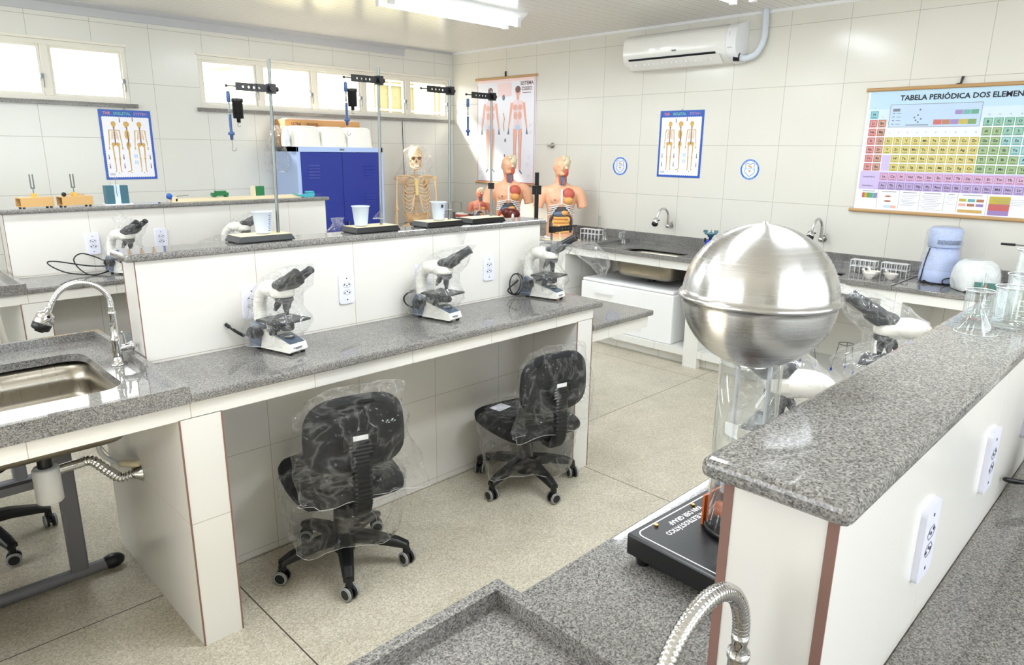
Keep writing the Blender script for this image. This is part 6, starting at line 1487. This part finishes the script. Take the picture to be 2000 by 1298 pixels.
for r, s in ((3, 'K Ca Sc Ti V Cr Mn Fe Co Ni Cu Zn Ga Ge As Se Br Kr'), (4, 'Rb Sr Y Zr Nb Mo Tc Ru Rh Pd Ag Cd In Sn Sb Te I Xe'), (5, 'Cs Ba - Hf Ta W Re Os Ir Pt Au Hg Tl Pb Bi Po At Rn'), (6, 'Fr Ra - Rf Db Sg Bh Hs Mt Ds Rg Cn Nh Fl Mc Lv Ts Og')):
    E_[r] = {i: e for i, e in enumerate(s.split()) if e != '-'}
LA = 'La Ce Pr Nd Pm Sm Eu Gd Tb Dy Ho Er Tm Yb Lu'.split(); AC = 'Ac Th Pa U Np Pu Am Cm Bk Cf Es Fm Md No Lr'.split()
cols = [('chart_cyan', (110, 196, 214)), ('chart_red', (226, 110, 106)), ('chart_orange', (204, 132, 96)), ('chart_yellow', (222, 200, 64)), ('chart_teal', (104, 184, 150)), ('chart_green', (128, 172, 84)), ('chart_pink', (224, 156, 204)), ('chart_lilac', (176, 146, 212)), ('chart_sea', (120, 196, 190))]
cols = [(a, tuple(int(x*0.86) for x in c)) for a, c in cols]
cm = [mat(a, c, 0.25) for a, c in cols]; cin = [mat(a + '_light', tuple(int(x + (255 - x)*0.28) for x in c), 0.25) for a, c in cols]
cells = Print(-0.0031); inner = Print(-0.0033); sym = Print(-0.0036)
def cell(x, z, k, s, faint=False):
    cells.rect(x, x + cw - 0.006, z - chh + 0.006, z, k); inner.rect(x + 0.005, x + cw - 0.011, z - chh + 0.011, z - 0.005, k)
    sym.text(s, x + cw/2 - 0.003, z - chh*0.42, 0.023, 0, bold=0.0006); sym.rect(x + 0.012, x + cw - 0.018, z - chh*0.78, z - chh*0.74, 0)
for r, d in E_.items():
    for c, s in d.items():
        k = 0 if (r, c) == (0, 0) else 1 if c == 0 else 2 if c == 1 else 3 if c < 12 else (0 if c == 17 else (8 if (c >= 14 and r >= 3 and c - 14 >= (r - 3)) else 4) if (r <= 1 or c - 12 >= r - 0.5 - (r > 2)) else 5)
        cell(px0 + c*cw, zr(r), k, s)
for i in range(15):
    cell(px0 + (i + 2.05)*cw, zl, 6, LA[i]); cell(px0 + (i + 2.05)*cw, zl - 0.062, 7, AC[i])
cells.build('cell_print', cm, t); inner.build('cell_face_print', cin, t)
sym.text('Lantanídeos', px0 + 0.045, zl - 0.028, 0.017, 0); sym.text('Actinídeos', px0 + 0.043, zl - 0.09, 0.017, 0)
for c in range(18):
    zt = zr(0) + 0.016 if c in (0, 17) else zr(1) + 0.016 if c == 1 or c >= 12 else zr(3) + 0.026
    sym.text(str(c + 1), px0 + (c + 0.45)*cw, zt + 0.004, 0.013, 0)
sym.text('TABELA PERIÓDICA DOS ELEMENTOS', 0.06, H - 0.062, 0.047, 0, bold=0.0012)
sym.build('symbol_print', M['ink'], t)
p = Print(-0.0031)
hx0, hx1 = px0 + 2.15*cw, px0 + 11.7*cw
p.rect(hx0, hx1, 0.577, 0.728, 0); p.rect(hx0 + 0.003, hx1 - 0.003, 0.580, 0.725, 1)
p.build('legend_panel', [M['print_line'], M['print_bluegrey']], t)
p = Print(-0.0034)
for k, c in enumerate((1, 2, 7, 3, 5)): p.rect(hx1 - 0.27 + 0.05*k, hx1 - 0.222 + 0.05*k, 0.592, 0.624, k)
for k in range(3): p.rect(hx1 - 0.15 + 0.045*k, hx1 - 0.107 + 0.045*k, 0.655, 0.683, 5 + k)
p.build('legend_swatch', [cm[1], cm[2], cm[7], cm[3], cm[5], cm[7], cm[8], cm[4]], t)
p = Print(-0.0034)
p.rect(hx0 + 0.02, hx0 + 0.065, 0.682, 0.70, 0)
for k in range(4): p.rect(hx0 + 0.02, hx0 + 0.035, 0.668 - 0.024*k, 0.673 - 0.024*k, 0); p.rect(hx0 + 0.045, hx0 + 0.075, 0.668 - 0.024*k, 0.671 - 0.024*k, 0)
for x, z in ((0.16, 0.64), (0.18, 0.655), (0.2, 0.63), (0.17, 0.622), (0.19, 0.69), (0.185, 0.61)): p.ell(hx0 + x, z, 0.006, 0.006, 0)
p.rect(hx0 + 0.11, hx0 + 0.25, 0.588, 0.594, 0)
for x0, x1 in ((-0.52, -0.40), (-0.39, -0.26), (-0.25, -0.13), (-0.12, 0.02), (0.03, 0.10), (0.11, 0.26)): p.rect(x0 + 0.02, x1 - 0.015, 0.138, 0.142, 0)
for x0, x1, q in ((-0.245, -0.135, 7), (-0.115, 0.015, 9), (0.035, 0.095, 5), (0.30, 0.50, 4)):
    for k in range(q): p.rect(x0 + 0.012*((k*7) % 3), x1 - 0.012*((k*5) % 4), 0.122 - 0.0115*k, 0.1235 - 0.0115*k, 0)
for x in (-0.395, -0.253, -0.124, 0.026, 0.104, 0.272): p.rect(x, x + 0.0015, 0.02, 0.148, 0)
p.build('small_print', M['print_line'], t)
p = Print(-0.0034)
for k, c in enumerate((1, 3, 5, 4, 8, 7)): p.rect(-0.50 + 0.017*k, -0.483 + 0.017*k, 0.092, 0.128, k)
p.rect(-0.345, -0.30, 0.028, 0.046, 6); p.rect(-0.30, -0.265, 0.028, 0.046, 7); p.ell(-0.325, 0.108, 0.02, 0.006, 8); p.ell(-0.325, 0.075, 0.024, 0.006, 8)
for k, c in enumerate((3, 8, 2, 1, 2, 7)): p.rect(0.115 + 0.05*(k % 3), 0.157 + 0.05*(k % 3), 0.098 - 0.03*(k//3), 0.116 - 0.03*(k//3), (1, 4, 8, 7, 8, 5)[k])
p.rect(0.115, 0.255, 0.026, 0.046, 9); p.rect(0.285, 0.40, 0.092, 0.14, 1); p.rect(0.285, 0.40, 0.05, 0.092, 0); p.rect(0.285, 0.40, 0.02, 0.05, 5)
p.build('colour_key', [cm[1], cm[3], cm[5], cm[4], cm[8], cm[7], M['print_bluegrey'], M['skin_print'], cm[2], M['print_gold']], t)

# round school emblems
def emblem(label, y, z, r):
    t = thing('wall_emblem', label, 'emblem', (XR - 0.0005, y, z), -PI/2, 'round emblems on the right wall')
    MB().cyl((0, 0, 0), (0, -0.002, 0), r, n=48).build('disc', M['emblem_white'], t)
    p = Print(-0.0024); n = 48; ro, ri = r*0.97, r*0.80
    for k in range(n):
        a, c = 2*PI*k/n, 2*PI*(k+1)/n
        p.poly([(ro*math.cos(a), ro*math.sin(a)), (ro*math.cos(c), ro*math.sin(c)), (ri*math.cos(c), ri*math.sin(c)), (ri*math.cos(a), ri*math.sin(a))])
    p.build('ring', M['emblem_blue'], t)
    p = Print(-0.0027); sh = [(0, -0.66), (-0.28, -0.46), (-0.48, -0.26), (-0.52, -0.06), (-0.42, 0.14), (-0.42, 0.34), (-0.5, 0.48), (-0.36, 0.60), (-0.18, 0.53), (0, 0.50), (0.18, 0.53), (0.36, 0.60), (0.5, 0.48), (0.42, 0.34), (0.42, 0.14), (0.52, -0.06), (0.48, -0.26), (0.28, -0.46), (0, -0.66)]
    p.line([(x*r, z_*r) for x, z_ in sh], r*0.05); p.build('shield', M['emblem_line'], t)
    p = Print(-0.0027); p.poly([(-0.2*r, -0.08*r), (0.18*r, -0.08*r), (0.0, -0.28*r)]); p.line([(-0.14*r, 0.34*r), (0.16*r, 0.2*r)], 0.14*r); p.build('gold_mark', M['print_gold'], t)
    p = Print(-0.0027); p.line([(-0.36*r, 0.02*r), (-0.1*r, 0.1*r), (0.12*r, 0.1*r), (0.36*r, 0.02*r)], 0.1*r); p.build('pale_mark', M['print_bluegrey'], t)
    p = Print(-0.0027)
    for k in range(26):
        a = math.radians(160 - k*140/25); c, s = math.cos(a), math.sin(a); 
        if k % 9 != 8: p.line([(r*0.845*c, r*0.845*s), (r*0.925*c, r*0.925*s)], r*0.03)
    for k in range(13):
        a = math.radians(235 + k*70/12); c, s = math.cos(a), math.sin(a); p.line([(r*0.845*c, r*0.845*s), (r*0.925*c, r*0.925*s)], r*0.03)
    p.build('rim_lettering', M['print_bluegrey'], t)
    return t
emblem('round blue and white emblem on the right wall, left of the skeleton poster', 4.021, 1.524, 0.086)
emblem('round blue and white emblem on the right wall, right of the skeleton poster', 2.726, 1.527, 0.084)
# thin black cable on the back wall
tag(MB().tube([(4.70, YB - 0.006, 1.95), (4.705, YB - 0.006, 1.5), (4.72, YB - 0.006, 0.9)], 0.0035, 6).build('cable', M['black_plastic']), 'thin black cable running down the back wall right of the skeleton', 'cable')
